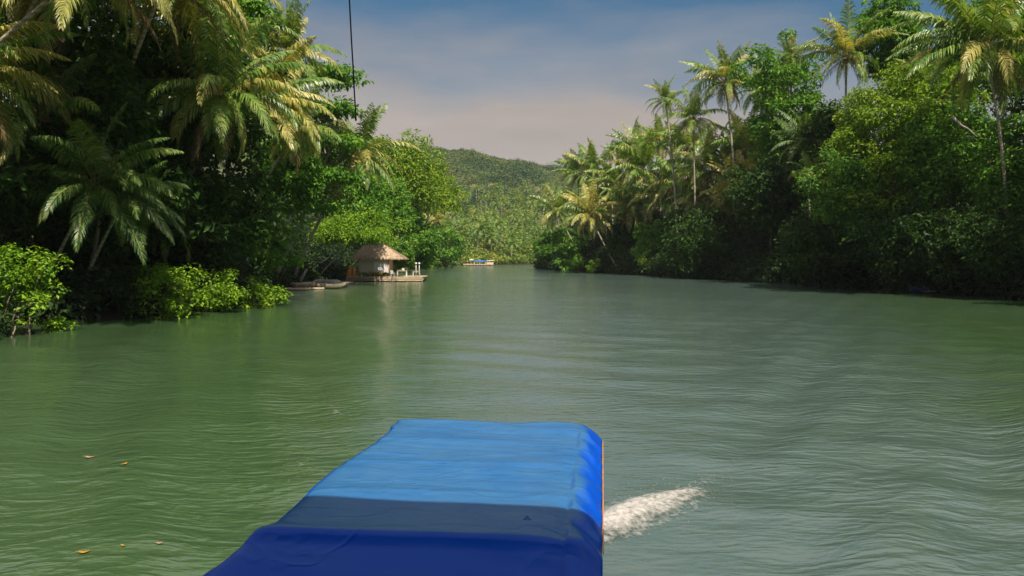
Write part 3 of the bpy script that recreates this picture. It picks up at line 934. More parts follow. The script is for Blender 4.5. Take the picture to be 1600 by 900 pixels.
palm("coconut palm leaning farthest over the river at the top left, tan fronds hanging down", 142, -52, 38.5, 195, 'palm_gold', 9, base_dx=-12, base_dy=4, bend=-4.0, seed=119, nl=72, lw=.05, dead=1,
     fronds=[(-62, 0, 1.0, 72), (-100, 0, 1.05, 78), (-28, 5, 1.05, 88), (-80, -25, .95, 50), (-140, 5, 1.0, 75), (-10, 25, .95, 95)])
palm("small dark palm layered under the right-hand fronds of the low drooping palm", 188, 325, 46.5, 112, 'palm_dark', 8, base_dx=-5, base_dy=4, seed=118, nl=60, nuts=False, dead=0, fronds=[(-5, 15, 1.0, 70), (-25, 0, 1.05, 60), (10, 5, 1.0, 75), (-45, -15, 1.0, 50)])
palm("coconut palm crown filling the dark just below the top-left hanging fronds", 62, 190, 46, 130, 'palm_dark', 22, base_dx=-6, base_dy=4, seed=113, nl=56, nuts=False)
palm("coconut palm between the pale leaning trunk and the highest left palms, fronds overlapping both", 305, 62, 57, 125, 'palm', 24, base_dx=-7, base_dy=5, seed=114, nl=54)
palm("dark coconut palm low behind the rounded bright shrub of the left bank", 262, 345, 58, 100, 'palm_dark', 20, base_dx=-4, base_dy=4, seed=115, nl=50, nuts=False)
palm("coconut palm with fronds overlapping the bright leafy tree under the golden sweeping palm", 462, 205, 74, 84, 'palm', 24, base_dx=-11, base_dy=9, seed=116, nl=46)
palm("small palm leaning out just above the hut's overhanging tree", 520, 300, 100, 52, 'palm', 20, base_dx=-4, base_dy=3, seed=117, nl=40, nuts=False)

# ------------------------------------------------------------------ right bank palms
palm("large coconut palm at the far right, its grey trunk bare down to the dark bank", 1541, 78, 73, 140, 'palm', 28, base_dx=1.6, base_dy=1.5, seed=201, nl=60, bend=.6, lw=.056,
     fronds=[(175, 20, 1.1, 60), (-165, 5, 1.15, 60), (-130, -5, 1.0, 60), (-20, 10, 1.0, 60)])
palm("coconut palm with twisted open fronds left of the tall bushy tree on the right bank", 1322, 88, 97, 76, 'palm', 24, base_dx=1.5, base_dy=3, seed=202, nl=44, dead=3)
palm("coconut palm showing only its crown over the round green tree on the right", 1237, 92, 124, 42, 'palm', 20, base_dx=1.0, base_dy=3, seed=203, nl=34)
palm("tallest of the slender palms right of mid-picture, hung with a skirt of fronds", 1133, 128, 136, 66, 'palm', 28, base_dx=2.4, base_dy=1, seed=204, nl=40, dead=5, bend=.5, r_tr=.25)
palm("coconut palm close to the right of the tallest slender one, its crown lower", 1183, 142, 138, 54, 'palm', 22, base_dx=1.0, base_dy=2, seed=205, nl=36)
palm("coconut palm with ragged fronds between the two tallest slender palms", 1083, 186, 140, 58, 'palm', 22, base_dx=1.2, base_dy=2, seed=206, nl=36, dead=4)
palm("slender lone coconut palm with a small round crown, farthest left of the tall ones", 1040, 158, 146, 38, 'palm', 22, base_dx=2.6, base_dy=1, seed=207, nl=36, bend=.4, r_tr=.24)
palm("small coconut palm whose crown pokes above the right treeline nearest the hill", 955, 242, 196, 22, 'palm', 20, base_dx=.6, seed=208, nl=28, lw=.09, r_tr=.2)
palm("coconut palm behind the round green tree, open crown right of the slender group", 1212, 152, 132, 54, 'palm', 24, base_dx=1.0, base_dy=3, seed=210, nl=38)
palm("coconut palm half sunk in the leaves between the yellow-green mound and the big right palm", 1452, 150, 88, 84, 'palm', 22, base_dx=2.0, base_dy=3, seed=211, nl=46)
palm("dark-fronded palm low in front of the round green tree on the right bank", 1258, 225, 112, 62, 'palm_dark', 22, base_dx=2.0, base_dy=2, seed=212, nl=40, nuts=False)
MASS = "palms massed on the right bank under the tall slender ones"
for i, (px, py, d, lp, mt) in enumerate([(990, 232, 178, 46, 'palm'), (1030, 226, 172, 46, 'palm'), (1005, 268, 164, 68, 'palm'), (1112, 268, 146, 72, 'palm'),
                                         (1165, 235, 140, 62, 'palm'), (1065, 282, 156, 62, 'palm'), (925, 268, 198, 46, 'palm'), (903, 272, 206, 42, 'palm'),
                                         (965, 290, 180, 56, 'palm'), (1035, 305, 160, 62, 'palm'), (1095, 315, 148, 62, 'palm'), (985, 325, 170, 54, 'palm'), (1140, 340, 138, 58, 'palm_gold'), (1205, 285, 130, 56, 'palm'), (945, 310, 186, 46, 'palm'), (1075, 232, 160, 54, 'palm'), (1155, 300, 136, 66, 'palm_gold')]):
    palm("coconut palm in the crowded stand on the right bank, under the tall slender palms", px, py, d, lp, mt, 24, base_dx=1.0, base_dy=2, seed=230 + i, nl=36, lw=.085, group=MASS, nuts=False)
palm("coconut palm at the right point with greyish hanging fronds and a leaning trunk", 868, 330, 190, 44, 'palm', 24, base_dx=3.0, base_dy=-1, seed=250, nl=34, dead=6, lw=.085, r_tr=.2)
palm("golden coconut palm at the right water's edge, its pale trunk slanting to the bank", 922, 338, 170, 54, 'palm_gold', 26, base_dx=3.4, base_dy=-1, seed=251, nl=36, dead=2, lw=.085, bend=-.5, r_tr=.21)
palm("little fan of pale fronds in the shrubs under the twisted palm on the right", 1262, 268, 106, 34, 'palm', 14, base_dx=.5, seed=252, nl=34, nuts=False, dead=0, name='young_palm')

# ------------------------------------------------------------------ left bank trees
tree("layered airy tree with flat leafy branches reaching right into the sky on the left bank", 512, 52, 89, 108, 290, 'green', .42, 90, 52, 'layered', base_dx=-3.5, base_dy=3, cr=.34, flat=.28, bark='palebark', seed=301)
tree("leafy tree crossing the top edge left of the open sky", 352, -60, 69, 150, 150, 'green', .36, 60, 80, base_dx=-3, base_dy=4, seed=302)
tree("broad low tree with a dense small-leaved dome overhanging the hut roof", 545, 326, 114, 122, 84, 'bright', .25, 110, 120, 'dome', base_dx=-4.5, base_dy=1, cr=.26, depth_k=.7, seed=303, bark='palebark')
tree("bright leafy tree below the layered one, over the dark bank left of the hut", 462, 222, 84, 105, 125, 'green', .36, 70, 75, base_dx=-3.5, base_dy=3, seed=304, bark='palebark')
tree("rounded yellow-green tree draped in creepers, highest on the left bank toward the hill", 628, 212, 170, 130, 190, 'yellow', .55, 110, 80, 'dome', base_dx=-4, base_dy=3, cr=.2, seed=305, flat=.9)
tree("dark green tree behind the hut with a pale bare trunk", 606, 268, 132, 90, 130, 'green', .42, 70, 75, base_dx=-.4, base_dy=1, seed=306, bark='palebark')
tree("golden-green tree beside the creeper-draped one, sloping down toward the hill", 672, 252, 208, 72, 130, 'yellow', .6, 60, 80, 'dome', base_dx=-4, base_dy=3, seed=307)
tree("mid-green tree at the water right of the hut, with a rounded crown", 642, 335, 172, 74, 88, 'green', .5, 60, 80, base_dx=-3, base_dy=3, seed=308)
tree("dark green tree at the water's edge between the hut and the far platform", 692, 345, 242, 66, 76, 'green', .65, 55, 75, base_dx=-4, base_dy=3, seed=309)
tree("yellowish round shrub-like tree just behind the right end of the hut roof", 622, 376, 128, 46, 40, 'olive', .3, 40, 90, base_dx=-2.0, base_dy=1, seed=310)
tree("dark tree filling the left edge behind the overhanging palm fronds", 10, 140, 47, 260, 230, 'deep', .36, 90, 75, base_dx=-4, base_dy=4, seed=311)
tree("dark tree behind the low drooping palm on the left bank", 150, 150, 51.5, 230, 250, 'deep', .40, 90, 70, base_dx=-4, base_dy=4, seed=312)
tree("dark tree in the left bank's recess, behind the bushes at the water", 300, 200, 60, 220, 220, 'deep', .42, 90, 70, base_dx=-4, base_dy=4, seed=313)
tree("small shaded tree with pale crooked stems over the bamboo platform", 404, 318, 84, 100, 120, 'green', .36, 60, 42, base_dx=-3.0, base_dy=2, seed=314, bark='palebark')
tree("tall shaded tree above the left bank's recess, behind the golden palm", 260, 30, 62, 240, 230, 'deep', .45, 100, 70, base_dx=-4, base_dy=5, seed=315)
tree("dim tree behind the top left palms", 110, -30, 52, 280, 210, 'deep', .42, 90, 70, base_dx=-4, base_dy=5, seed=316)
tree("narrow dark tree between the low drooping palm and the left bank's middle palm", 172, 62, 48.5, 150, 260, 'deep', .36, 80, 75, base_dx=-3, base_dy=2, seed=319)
tree("shaded tree behind the layered one, right of the golden palm", 455, 160, 96, 150, 170, 'green', .42, 80, 75, base_dx=-4, base_dy=5, seed=317)
tree("tree behind the hanging palm fronds above the hut", 560, 250, 118, 110, 150, 'green', .42, 80, 80, base_dx=-4, base_dy=3, seed=318)

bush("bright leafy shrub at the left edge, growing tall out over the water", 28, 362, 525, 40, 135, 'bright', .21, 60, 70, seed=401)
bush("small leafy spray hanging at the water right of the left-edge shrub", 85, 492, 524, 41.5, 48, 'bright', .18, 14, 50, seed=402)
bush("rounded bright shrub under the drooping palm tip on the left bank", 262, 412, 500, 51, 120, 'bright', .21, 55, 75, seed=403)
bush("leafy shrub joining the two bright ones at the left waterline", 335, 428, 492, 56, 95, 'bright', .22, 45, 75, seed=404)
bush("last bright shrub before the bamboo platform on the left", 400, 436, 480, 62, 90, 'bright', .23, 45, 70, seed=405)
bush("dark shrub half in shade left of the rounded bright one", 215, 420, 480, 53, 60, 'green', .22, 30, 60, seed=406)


def banana(label, px, py, d, L_px, specs, seed):
    rng = np.random.default_rng(seed)
    c = np.array(P(px, py, d))
    bz = max(gz(c[0], d), -.1)
    root = thing('banana_plant', label, 'banana plant', (c[0], d, bz))
    for (a, e, k, dr) in specs:
        mb = MB()
        a, e, dr = math.radians(a), math.radians(e), math.radians(dr)
        Lf = L_px * d / F * k
        K = 14
        t = np.linspace(0, 1, K)
        ee = e - dr * t ** 1.3
        seg = np.stack([np.cos(ee) * math.cos(a), np.cos(ee) * math.sin(a), np.sin(ee)], 1) * Lf / (K - 1)
        p = c + np.concatenate([np.zeros((1, 3)), np.cumsum(seg[:-1], 0)])
        sd = np.array((-math.sin(a), math.cos(a), 0))
        wd = .17 * Lf * np.clip(np.sin(np.pi * np.clip((t - .12) / .88, 0, 1)), 0, 1) ** .5 + .02
        g = np.stack([p - sd * wd[:, None] - np.array((0, 0, .35)) * wd[:, None], p, p + sd * wd[:, None] - np.array((0, 0, .35)) * wd[:, None]], 1)
        mb.grid(g)
        mb.build('leaf', M['green'], root)
    tb = MB()
    tb.tube([(c[0], d, bz - .2), (c[0] + .1, d, bz + (c[2] - bz) * .5), tuple(c)], [.14, .12, .06], 8)
    tb.build('stem', M['olive'], root, smooth=True)


banana("banana plant with broad drooping leaves in the shade above the bamboo platform", 405, 378, 86, 62,
       [(-20, 30, 1.1, 110), (-75, 40, 1.0, 120), (20, 60, 1.0, 120), (160, 35, 1.0, 110), (-130, 20, 1.0, 100)], 5)

# ------------------------------------------------------------------ right bank trees
tree("tall bushy tree standing against the sky between the two big right-hand palms", 1392, -12, 101, 92, 150, 'green', .42, 80, 85, base_dx=1.5, base_dy=3, seed=501, cr=.28)
tree("round full green tree left of the twisted palm on the right bank", 1240, 92, 121, 112, 190, 'green', .48, 110, 85, base_dx=1, base_dy=2, seed=502, cr=.22)
tree("sunlit yellow-green tree draped like a mound in the middle of the right bank", 1378, 132, 90, 175, 190, 'yellow', .32, 150, 100, 'round', base_dx=1.5, base_dy=2, seed=503, cr=.2, flat=.5)
tree("speckled tree with small glossy leaves hanging over the right bank's shadow", 1330, 225, 88, 150, 150, 'olive', .30, 90, 70, base_dx=1.5, base_dy=2, seed=504, cr=.2)
tree("broad green tree behind the big right palm's trunk", 1480, 165, 84, 150, 180, 'green', .36, 100, 80, base_dx=2, base_dy=3, seed=505, bark='palebark')
tree("dark green tree at the right edge beside the big palm's trunk", 1592, 190, 76, 130, 190, 'green', .36, 90, 80, base_dx=2, base_dy=2, seed=506)
tree("leafy tree at the top right corner behind the big palm's fronds", 1590, -20, 92, 170, 190, 'green', .42, 90, 80, base_dx=2, base_dy=4, seed=507)
tree("dark tree crown behind the big palm, with sky to its left", 1470, 60, 98, 130, 150, 'deep', .42, 80, 80, base_dx=2, base_dy=4, seed=508)
tree("shaded tree under the palm stand, left of the dark bank", 1205, 235, 118, 110, 130, 'deep', .45, 80, 80, base_dx=1.5, base_dy=2, seed=509)
tree("dark overhanging tree low on the right bank above the moored canoe", 1450, 300, 82, 220, 130, 'deep', .34, 110, 60, base_dx=2, base_dy=1, seed=510, bark='palebark')
tree("dark overhanging tree low on the right bank under the speckled one", 1290, 330, 97, 190, 105, 'deep', .36, 100, 65, base_dx=2, base_dy=1, seed=511)
tree("dark overhanging tree at the water's edge, bottom right of the bank", 1580, 320, 72, 170, 120, 'deep', .32, 90, 65, base_dx=2, base_dy=1, seed=512)
tree("shaded leafy tree below the crowded palms, left of the darkest bank", 1110, 322, 134, 130, 110, 'deep', .45, 90, 70, base_dx=2, base_dy=1, seed=513, bark='palebark')
tree("pale-leaved tree with bare branches under the crowded palms", 1020, 338, 158, 70, 80, 'green', .5, 50, 65, base_dx=1, base_dy=1, seed=514, bark='palebark')
tree("dark green tree between the golden palm and the pale-leaved tree", 975, 330, 172, 76, 95, 'deep', .55, 60, 75, base_dx=2, base_dy=1, seed=515)
tree("round leafy tree standing lowest at the tip of the right bank", 858, 368, 216, 50, 50, 'green', .6, 50, 80, base_dx=1, base_dy=0, seed=516)
tree("leafy tree between the two slanting palms at the right point", 895, 352, 194, 60, 65, 'green', .55, 50, 80, base_dx=2, base_dy=1, seed=517)
for i, (x, y, wd) in enumerate([(51, 57, 300), (54, 66, 280), (50.5, 47, 320), (58, 74, 260)]):  # unseen trees, added to throw shade on the low right bank
    tree("tall leafy tree added out of view to shade the right bank", 800 + x / y * F, 398 - 21 * F / y, y, wd, 15 * F / y, 'deep', .45, 70, 70, base_dx=1, base_dy=1, seed=530 + i, group="unseen trees added to shade the right bank")
bush("small bright shrub at the foot of the golden palm on the right bank", 926, 408, 426, 172, 24, 'bright', .32, 20, 60, seed=520)
bush("pale yellow-green shrub at the right waterline under the pale-leaved tree", 1018, 385, 428, 154, 44, 'yellow', .32, 30, 60, seed=521)
bush("dull green shrub at the right waterline between the slanting palms", 900, 402, 424, 184, 34, 'green', .35, 25, 60, seed=522)
tree("deep green tree filling the gap behind the twisted palm's trunk", 1306, 140, 110, 150, 210, 'deep', .42, 100, 80, base_dx=2, base_dy=3, seed=524)
tree("dark tree behind the yellow-green mound, right of its top", 1445, 130, 100, 140, 200, 'green', .42, 90, 80, base_dx=2, base_dy=3, seed=525)
tree("green tree among the crowded palms, right of the tallest slender one", 1168, 178, 148, 80, 150, 'green', .5, 70, 80, base_dx=2, base_dy=3, seed=526)

# ------------------------------------------------------------------ undergrowth masses (nobody could count these plants)
def undergrowth(name, line, label, seed, z_fn, n, leaf, mat='under', inl=(0, 14)):
    rng = np.random.default_rng(seed)
    line = np.array(line, float)
    sl_ = np.hypot(*np.diff(line, axis=0).T)
    cum = np.concatenate([[0], np.cumsum(sl_)])
    s = rng.uniform(0, cum[-1], n)
    p = np.stack([np.interp(s, cum, line[:, i]) for i in (0, 1)], 1)
    q = np.stack([np.interp(np.minimum(s + .5, cum[-1]), cum, line[:, i]) for i in (0, 1)], 1)
    tg = unit(q - p + 1e-6)
    nr = np.stack([-tg[:, 1], tg[:, 0]], 1)
    flip = np.where(river_dist(p + nr * 2) > river_dist(p - nr * 2), 1, -1)[:, None]
    ins = rng.uniform(0, 1, n) ** 1.3 * (inl[1] - inl[0]) + inl[0]
    p = p + nr * flip * ins[:, None]
    hz = height(p)
    top = z_fn(ins, s)
    z = np.maximum(hz, 0) + rng.uniform(0, 1, n) * top + .1
    cen = np.column_stack([p, z])
    mb = MB()
    clump_leaves(mb, rng, cen, rng.uniform(.5, 1.3, n), 26, leaf, .75, .4, wfac=.55)
    o = mb.build(name, M[mat])
    return tag(o, label, 'undergrowth', None, 'stuff')


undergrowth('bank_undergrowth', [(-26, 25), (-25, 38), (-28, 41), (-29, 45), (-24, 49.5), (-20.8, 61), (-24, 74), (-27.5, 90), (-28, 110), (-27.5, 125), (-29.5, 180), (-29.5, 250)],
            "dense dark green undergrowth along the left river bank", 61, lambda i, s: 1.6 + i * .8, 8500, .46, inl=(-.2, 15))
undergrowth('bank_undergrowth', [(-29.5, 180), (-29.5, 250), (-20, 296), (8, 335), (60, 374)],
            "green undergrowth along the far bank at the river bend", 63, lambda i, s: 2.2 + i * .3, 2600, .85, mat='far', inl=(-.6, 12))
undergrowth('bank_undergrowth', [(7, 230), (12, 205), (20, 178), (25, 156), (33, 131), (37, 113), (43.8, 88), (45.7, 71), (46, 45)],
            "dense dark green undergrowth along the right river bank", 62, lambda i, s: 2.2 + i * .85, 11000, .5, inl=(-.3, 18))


def far_wood():
    rng = np.random.default_rng(71)
    mb = MB()
    # beyond the river bend: rows of mixed crowns climbing the foot of the hill
    n = 0
    tries = 0
    while n < 620 and tries < 9000:
        tries += 1
        y = 296 + 330 * rng.random() ** 1.1
        x = rng.uniform(-.20, .16) * y
        dd = float(river_dist([(x, y)])[0])
        if dd < 2 or (x > 5 and y < 330):
            continue
        n += 1
        h = rng.uniform(7, 15) * (1.0 if dd > 8 else .65)
        r = rng.uniform(2.8, 5.2)
        g = gz(x, y)
        if rng.random() < .36:
            c = np.array((x, y, g + h + rng.uniform(0, 4)))
            for i in range(16):
                frond(mb, rng, c, i * 2.4, math.radians(70 - 95 * (i / 16.0)), 4.6, math.radians(75), 9, .42, 1, 1, ldroop=.8)
            mb.tube([(x + rng.normal(), y, g), tuple(c)], [.25, .16], 5, 2)
        else:
            cen = crown_clumps(rng, (x, y, g + h * .55), r, r, h * .5, 26)
            clump_leaves(mb, rng, cen, np.full(26, r * .32), 17, .95, .8, .5, wfac=.65)
    o = mb.build('far_wood', [M['far'], M['palm'], M['palebark']])
    tag(o, "far wood of mixed palms and leafy trees closing the river bend", 'woodland', None, 'stuff')


far_wood()


def hill_wood():
    rng = np.random.default_rng(72)
    mb = MB()
    x = rng.uniform(-.24, .13, 13000)
    y = 540 + 420 * rng.random(13000)
    x = x * y
    dens = np.sin(x * .021 + 1.0) * np.sin(y * .017 + .5) + .5 * np.sin(x * .05 + y * .03)
    field = (np.abs(y - 640) < 55) & (x > -90) & (dens > -.35)
    keep = ~field & (dens > -1.0) | (rng.random(13000) < .25)
    x, y = x[keep], y[keep]
    z = height(np.stack([x, y], 1))
    r = rng.uniform(1.3, 2.7, len(x)) * (1 + 1.1 * rng.random(len(x)) ** 4)
    k = 30
    idx = np.repeat(np.arange(len(x)), k)
    n = len(idx)
    u = unit(rng.normal(size=(n, 3))); u[:, 2] = np.abs(u[:, 2]) * 1.15
    p = np.stack([x, y, z + 1.5], 1)[idx] + u * r[idx][:, None] * rng.uniform(.7, 1.1, (n, 1)) * np.array((1, 1, 1.1))
    nr = u + rng.normal(size=(n, 3)) * .4
    l = rng.uniform(.9, 1.7, n)
    leaves(mb, p, nr, rng.normal(size=(n, 3)), l, l * .8)
    o = mb.build('hill_wood', M['hill'])
    tag(o, "woodland covering the hill behind the river bend", 'woodland', None, 'stuff')


hill_wood()

# ------------------------------------------------------------------ the boat with the blue canopy
TH = math.radians(6.4)
ORG = np.array(P(800, 398, 8.52)); ORG[2] = 0
ax_f = np.array((-math.sin(-TH), math.cos(TH), 0.0))     # forward (away from the camera), leaning right with distance
ax_f = np.array((math.sin(TH), math.cos(TH), 0.0))
ax_r = np.array((math.cos(TH), -math.sin(TH), 0.0))


def BP(r, f, z):
    """Boat frame: r to the right, f forward from the far canopy edge (negative: nearer), z up."""
    return ORG + ax_r * r + ax_f * f + np.array((0, 0, z))


boat = thing('canopy_boat', "boat under a sagging blue tarpaulin canopy, close by in the foreground", 'boat', tuple(BP(-.25, -2, 0)))
ZT = 2.2


def canopy():
    rng = np.random.default_rng(5)
    f = np.concatenate([np.linspace(.02, -3.42, 120), np.linspace(-3.45, -4.75, 50)])
    # across: left flap, top, right flap
    r_top = np.linspace(-1.25, .72, 70)
    rows = []
    for fi in f:
        front = max(0.0, -3.44 - fi)
        dz = -.055 * min(front, .06) / .06 - .78 * max(front - .03, 0) ** 1.05
        le = -1.25 - .04 * math.sin(fi * 2.2) * (fi < -.3) - .05 * sstep(np.array(-fi), 2.3, 3.0) * 0
        re = .72
        le = le - .02 * sstep(np.array(-fi), 2.6, 3.4)
        bulge = .68 * float(sstep(np.array(-fi), 3.26, 3.74))
        pts = []
        drop_l, drop_r = .30, .16 + .015 * math.sin(fi * 4.4 + 1)
        scal = .045 * abs(math.sin(fi * math.pi / .95))
        for k in range(9, 0, -1):                     # left flap, lowest first
            s = k / 9.0
            pts.append((le - (.03 + .10 * s * s) * s - bulge * (.35 + .65 * s) - .015 * math.sin(fi * 9) * s, ZT + dz - drop_l * s + scal * s * .5))
        for q, r in enumerate(r_top):
            t = (r + 1.25) / 1.97
            rr = le + (re - le) * t - bulge * .35 * (1 - t) ** 3
            sag = -.020 * math.sin(t * math.pi) * abs(math.sin(fi * math.pi / .86)) if front == 0 else 0
            va, vb = np.array(r * 1.1 + 7), np.array(fi * 4.2 + r * .5 + 40)
            wr = (.026 * float(vnoise(va, vb, 3)) + .014 * float(vnoise(va * 2.3, vb * 3.1, 4)) - .018) * (.35 + 1.1 * t)
            wr += .006 * math.exp(-((abs(fi * 1.163 % 1.0 - .5) - .5) / .04) ** 2)
            edge = -.02 * math.exp(-t * 30) - .02 * math.exp(-(1 - t) * 30)
            pts.append((rr, ZT + dz + sag + wr + edge))
        for k in range(1, 13):                        # right flap, puffed between the ribs
            s = k / 12.0
            puff = .05 * math.sin(s * math.pi) * abs(math.sin(fi * math.pi / .62)) + .02 * math.sin(fi * 13 + s * 3) * s
            pts.append((re + .24 * s + .05 * (float(vnoise(np.array(s * 3.0), np.array(fi * 6 + 50), 8)) - .5) * s * (1 - s) * 2 + puff * .1, ZT + dz * .9 - drop_r * s ** 1.3 + puff * .7))
        rows.append([BP(r, fi, z) for r, z in pts])
    mb = MB().grid(np.array(rows))
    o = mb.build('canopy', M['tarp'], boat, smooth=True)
    md = o.modifiers.new('thick', 'SOLIDIFY'); md.thickness = .004; md.offset = -1
    return o


cano = canopy()
# edge rope along the right hem
pts = [BP(.72 + .248, fi, ZT - .154 - .015 * math.sin(fi * 4.4 + 1)) for fi in np.linspace(-.05, -3.3, 40)]
MB().tube(pts, .0045, 6).build('edge_rope', M['orope'], cano)
# sewn oval patch near the front right corner
pc = (.42, -3.12)
a_ = np.linspace(0, 2 * math.pi, 29)[:-1]
ring = [BP(pc[0] + .065 * math.cos(t), pc[1] + .05 * math.sin(t), ZT + .006) for t in a_]
pb = MB().tube(ring + ring[:1], .003, 5, cap=False)
pb.tube([BP(pc[0] + .01, pc[1] - .05, ZT + .012), BP(pc[0] + .035, pc[1] + .01, ZT + .02), BP(pc[0] + .06, pc[1] - .04, ZT + .012)], .005, 5)
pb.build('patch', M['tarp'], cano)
for r in (-1.18, .62):
    for fi in (-.1, -1.75, -3.35):
        MB().tube([BP(r, fi, .5), BP(r, fi, ZT - .03)], .022, 8).build('post', M['metal'], boat, smooth=True)
for fi in (-.05, -.9, -1.75, -2.6, -3.40):
    MB().tube([BP(-1.2, fi, ZT - .05), BP(.66, fi, ZT - .05)], .018, 8).build('rib', M['metal'], boat, smooth=True)


def hull():
    st = np.linspace(-5.0, 4.5, 30)
    rows = []
    for s in st:
        t = (s + 5.0) / 9.5
        wd = 1.0 * (1 - abs(2 * t - 1) ** 3.2) + .03
        zr = .62 + .35 * abs(2 * t - 1) ** 3
        zk = -.35 + .75 * abs(2 * t - 1) ** 4
        prof = [(-wd, zr), (-wd * .95, zr - .3), (-wd * .6, zk + .12), (0, zk), (wd * .6, zk + .12), (wd * .95, zr - .3), (wd, zr)]
        inner = [(wd * .93, zr), (wd * .85, zr - .25), (0, .12), (-wd * .85, zr - .25), (-wd * .93, zr), (-wd, zr)]
        rows.append([BP(-.27 + r, s, z) for r, z in prof + inner])
    MB().grid(np.array(rows)).build('hull', M['boatblue'], boat, smooth=True)
    for s in (-3.2, -1.6, .2):
        mb = MB()
        c = BP(-.27, s, .5)
        mb.box(c, (1.7, .28, .04), rz=-TH)
        mb.build('bench', M['wood'], boat)


hull()

# ------------------------------------------------------------------ the boat the picture is taken from (above and behind the camera)
tour = thing('tour_boat', "roofed passenger boat that carries the photographer, behind the canopy boat", 'boat', (0, -4, 0))
RZ = 6.1
A0 = Vector((-1.52, 5.86, 2.2)); B0 = Vector((.41, 5.53, 2.2))   # two points of the shadow edge on the tarpaulin
kz = (RZ - 2.2) / TO_SUN.z
A1, B1 = A0 + TO_SUN * kz, B0 + TO_SUN * kz
dv = (B1 - A1).normalized()
e0 = A1 - dv * 4.0; e1 = B1 + dv * 4.0
bk = Vector((dv.y, -dv.x, 0)) * 9
q = [e0, e1, e1 + bk, e0 + bk]
rb = MB()
rb.add([tuple(v) for v in q] + [tuple(v + Vector((0, 0, .1))) for v in q], [(3, 2, 1, 0), (4, 5, 6, 7), (0, 1, 5, 4), (1, 2, 6, 5), (2, 3, 7, 6), (3, 0, 4, 7)])
rb.build('roof', M['boatblue'], tour)
mid = (e0 + e1) / 2
for e in (e0, e1):
    for k in (.25, 4.5, 8.7):
        p = e + (bk.normalized() * k) + (mid - e).normalized() * .15
        MB().tube([(p.x, p.y, 2.4), (p.x, p.y, RZ)], .05, 10).build('post', M['white'], tour, smooth=True)
dk = MB()
b4 = [e0 + bk.normalized() * .9, e1 + bk.normalized() * .9, e1 + bk, e0 + bk]
dk.add([(v.x, v.y, 2.25) for v in b4] + [(v.x, v.y, 2.4) for v in b4], [(3, 2, 1, 0), (4, 5, 6, 7), (0, 1, 5, 4), (1, 2, 6, 5), (2, 3, 7, 6), (3, 0, 4, 7)])
dk.build('deck', M['wood'], tour)
hb = MB()
b5 = [e0 + bk.normalized() * 1.2 + dv * .5, e1 + bk.normalized() * 1.2 - dv * .5, e1 + bk - dv * .5, e0 + bk + dv * .5]
hb.add([(v.x, v.y, -.3) for v in b5] + [(v.x, v.y, 2.25) for v in b5], [(3, 2, 1, 0), (0, 1, 5, 4), (1, 2, 6, 5), (2, 3, 7, 6), (3, 0, 4, 7)])
hb.build('hull', M['boatblue'], tour)

# cord hanging from the edge of that roof
dc = float((A1 + (B1 - A1) * .15).y) + .02
top_pt = P(540, -60, dc)
cp = []
for i, (px, py) in enumerate([(541, -150), (544, -60), (546, 0), (549, 60), (552, 110), (554, 150), (556, 178), (556.5, 188)]):
    cp.append(tuple(P(px, py, dc)))
up_ = Vector(cp[0]); cp[0] = (up_.x, up_.y, RZ)
cordm = MB().tube(cp, [.0027] * 6 + [.0026, .002], 8)
k_ = np.array(P(556, 186, dc))
cordm.lathe([(.001, -.008), (.0035, -.004), (.004, 0), (.003, .005), (.001, .008)], k_, 8)
o = cordm.build('hanging_cord', M['rope'])
tag(o, "thin black cord hanging down from the top edge in front of the sky", 'cord')

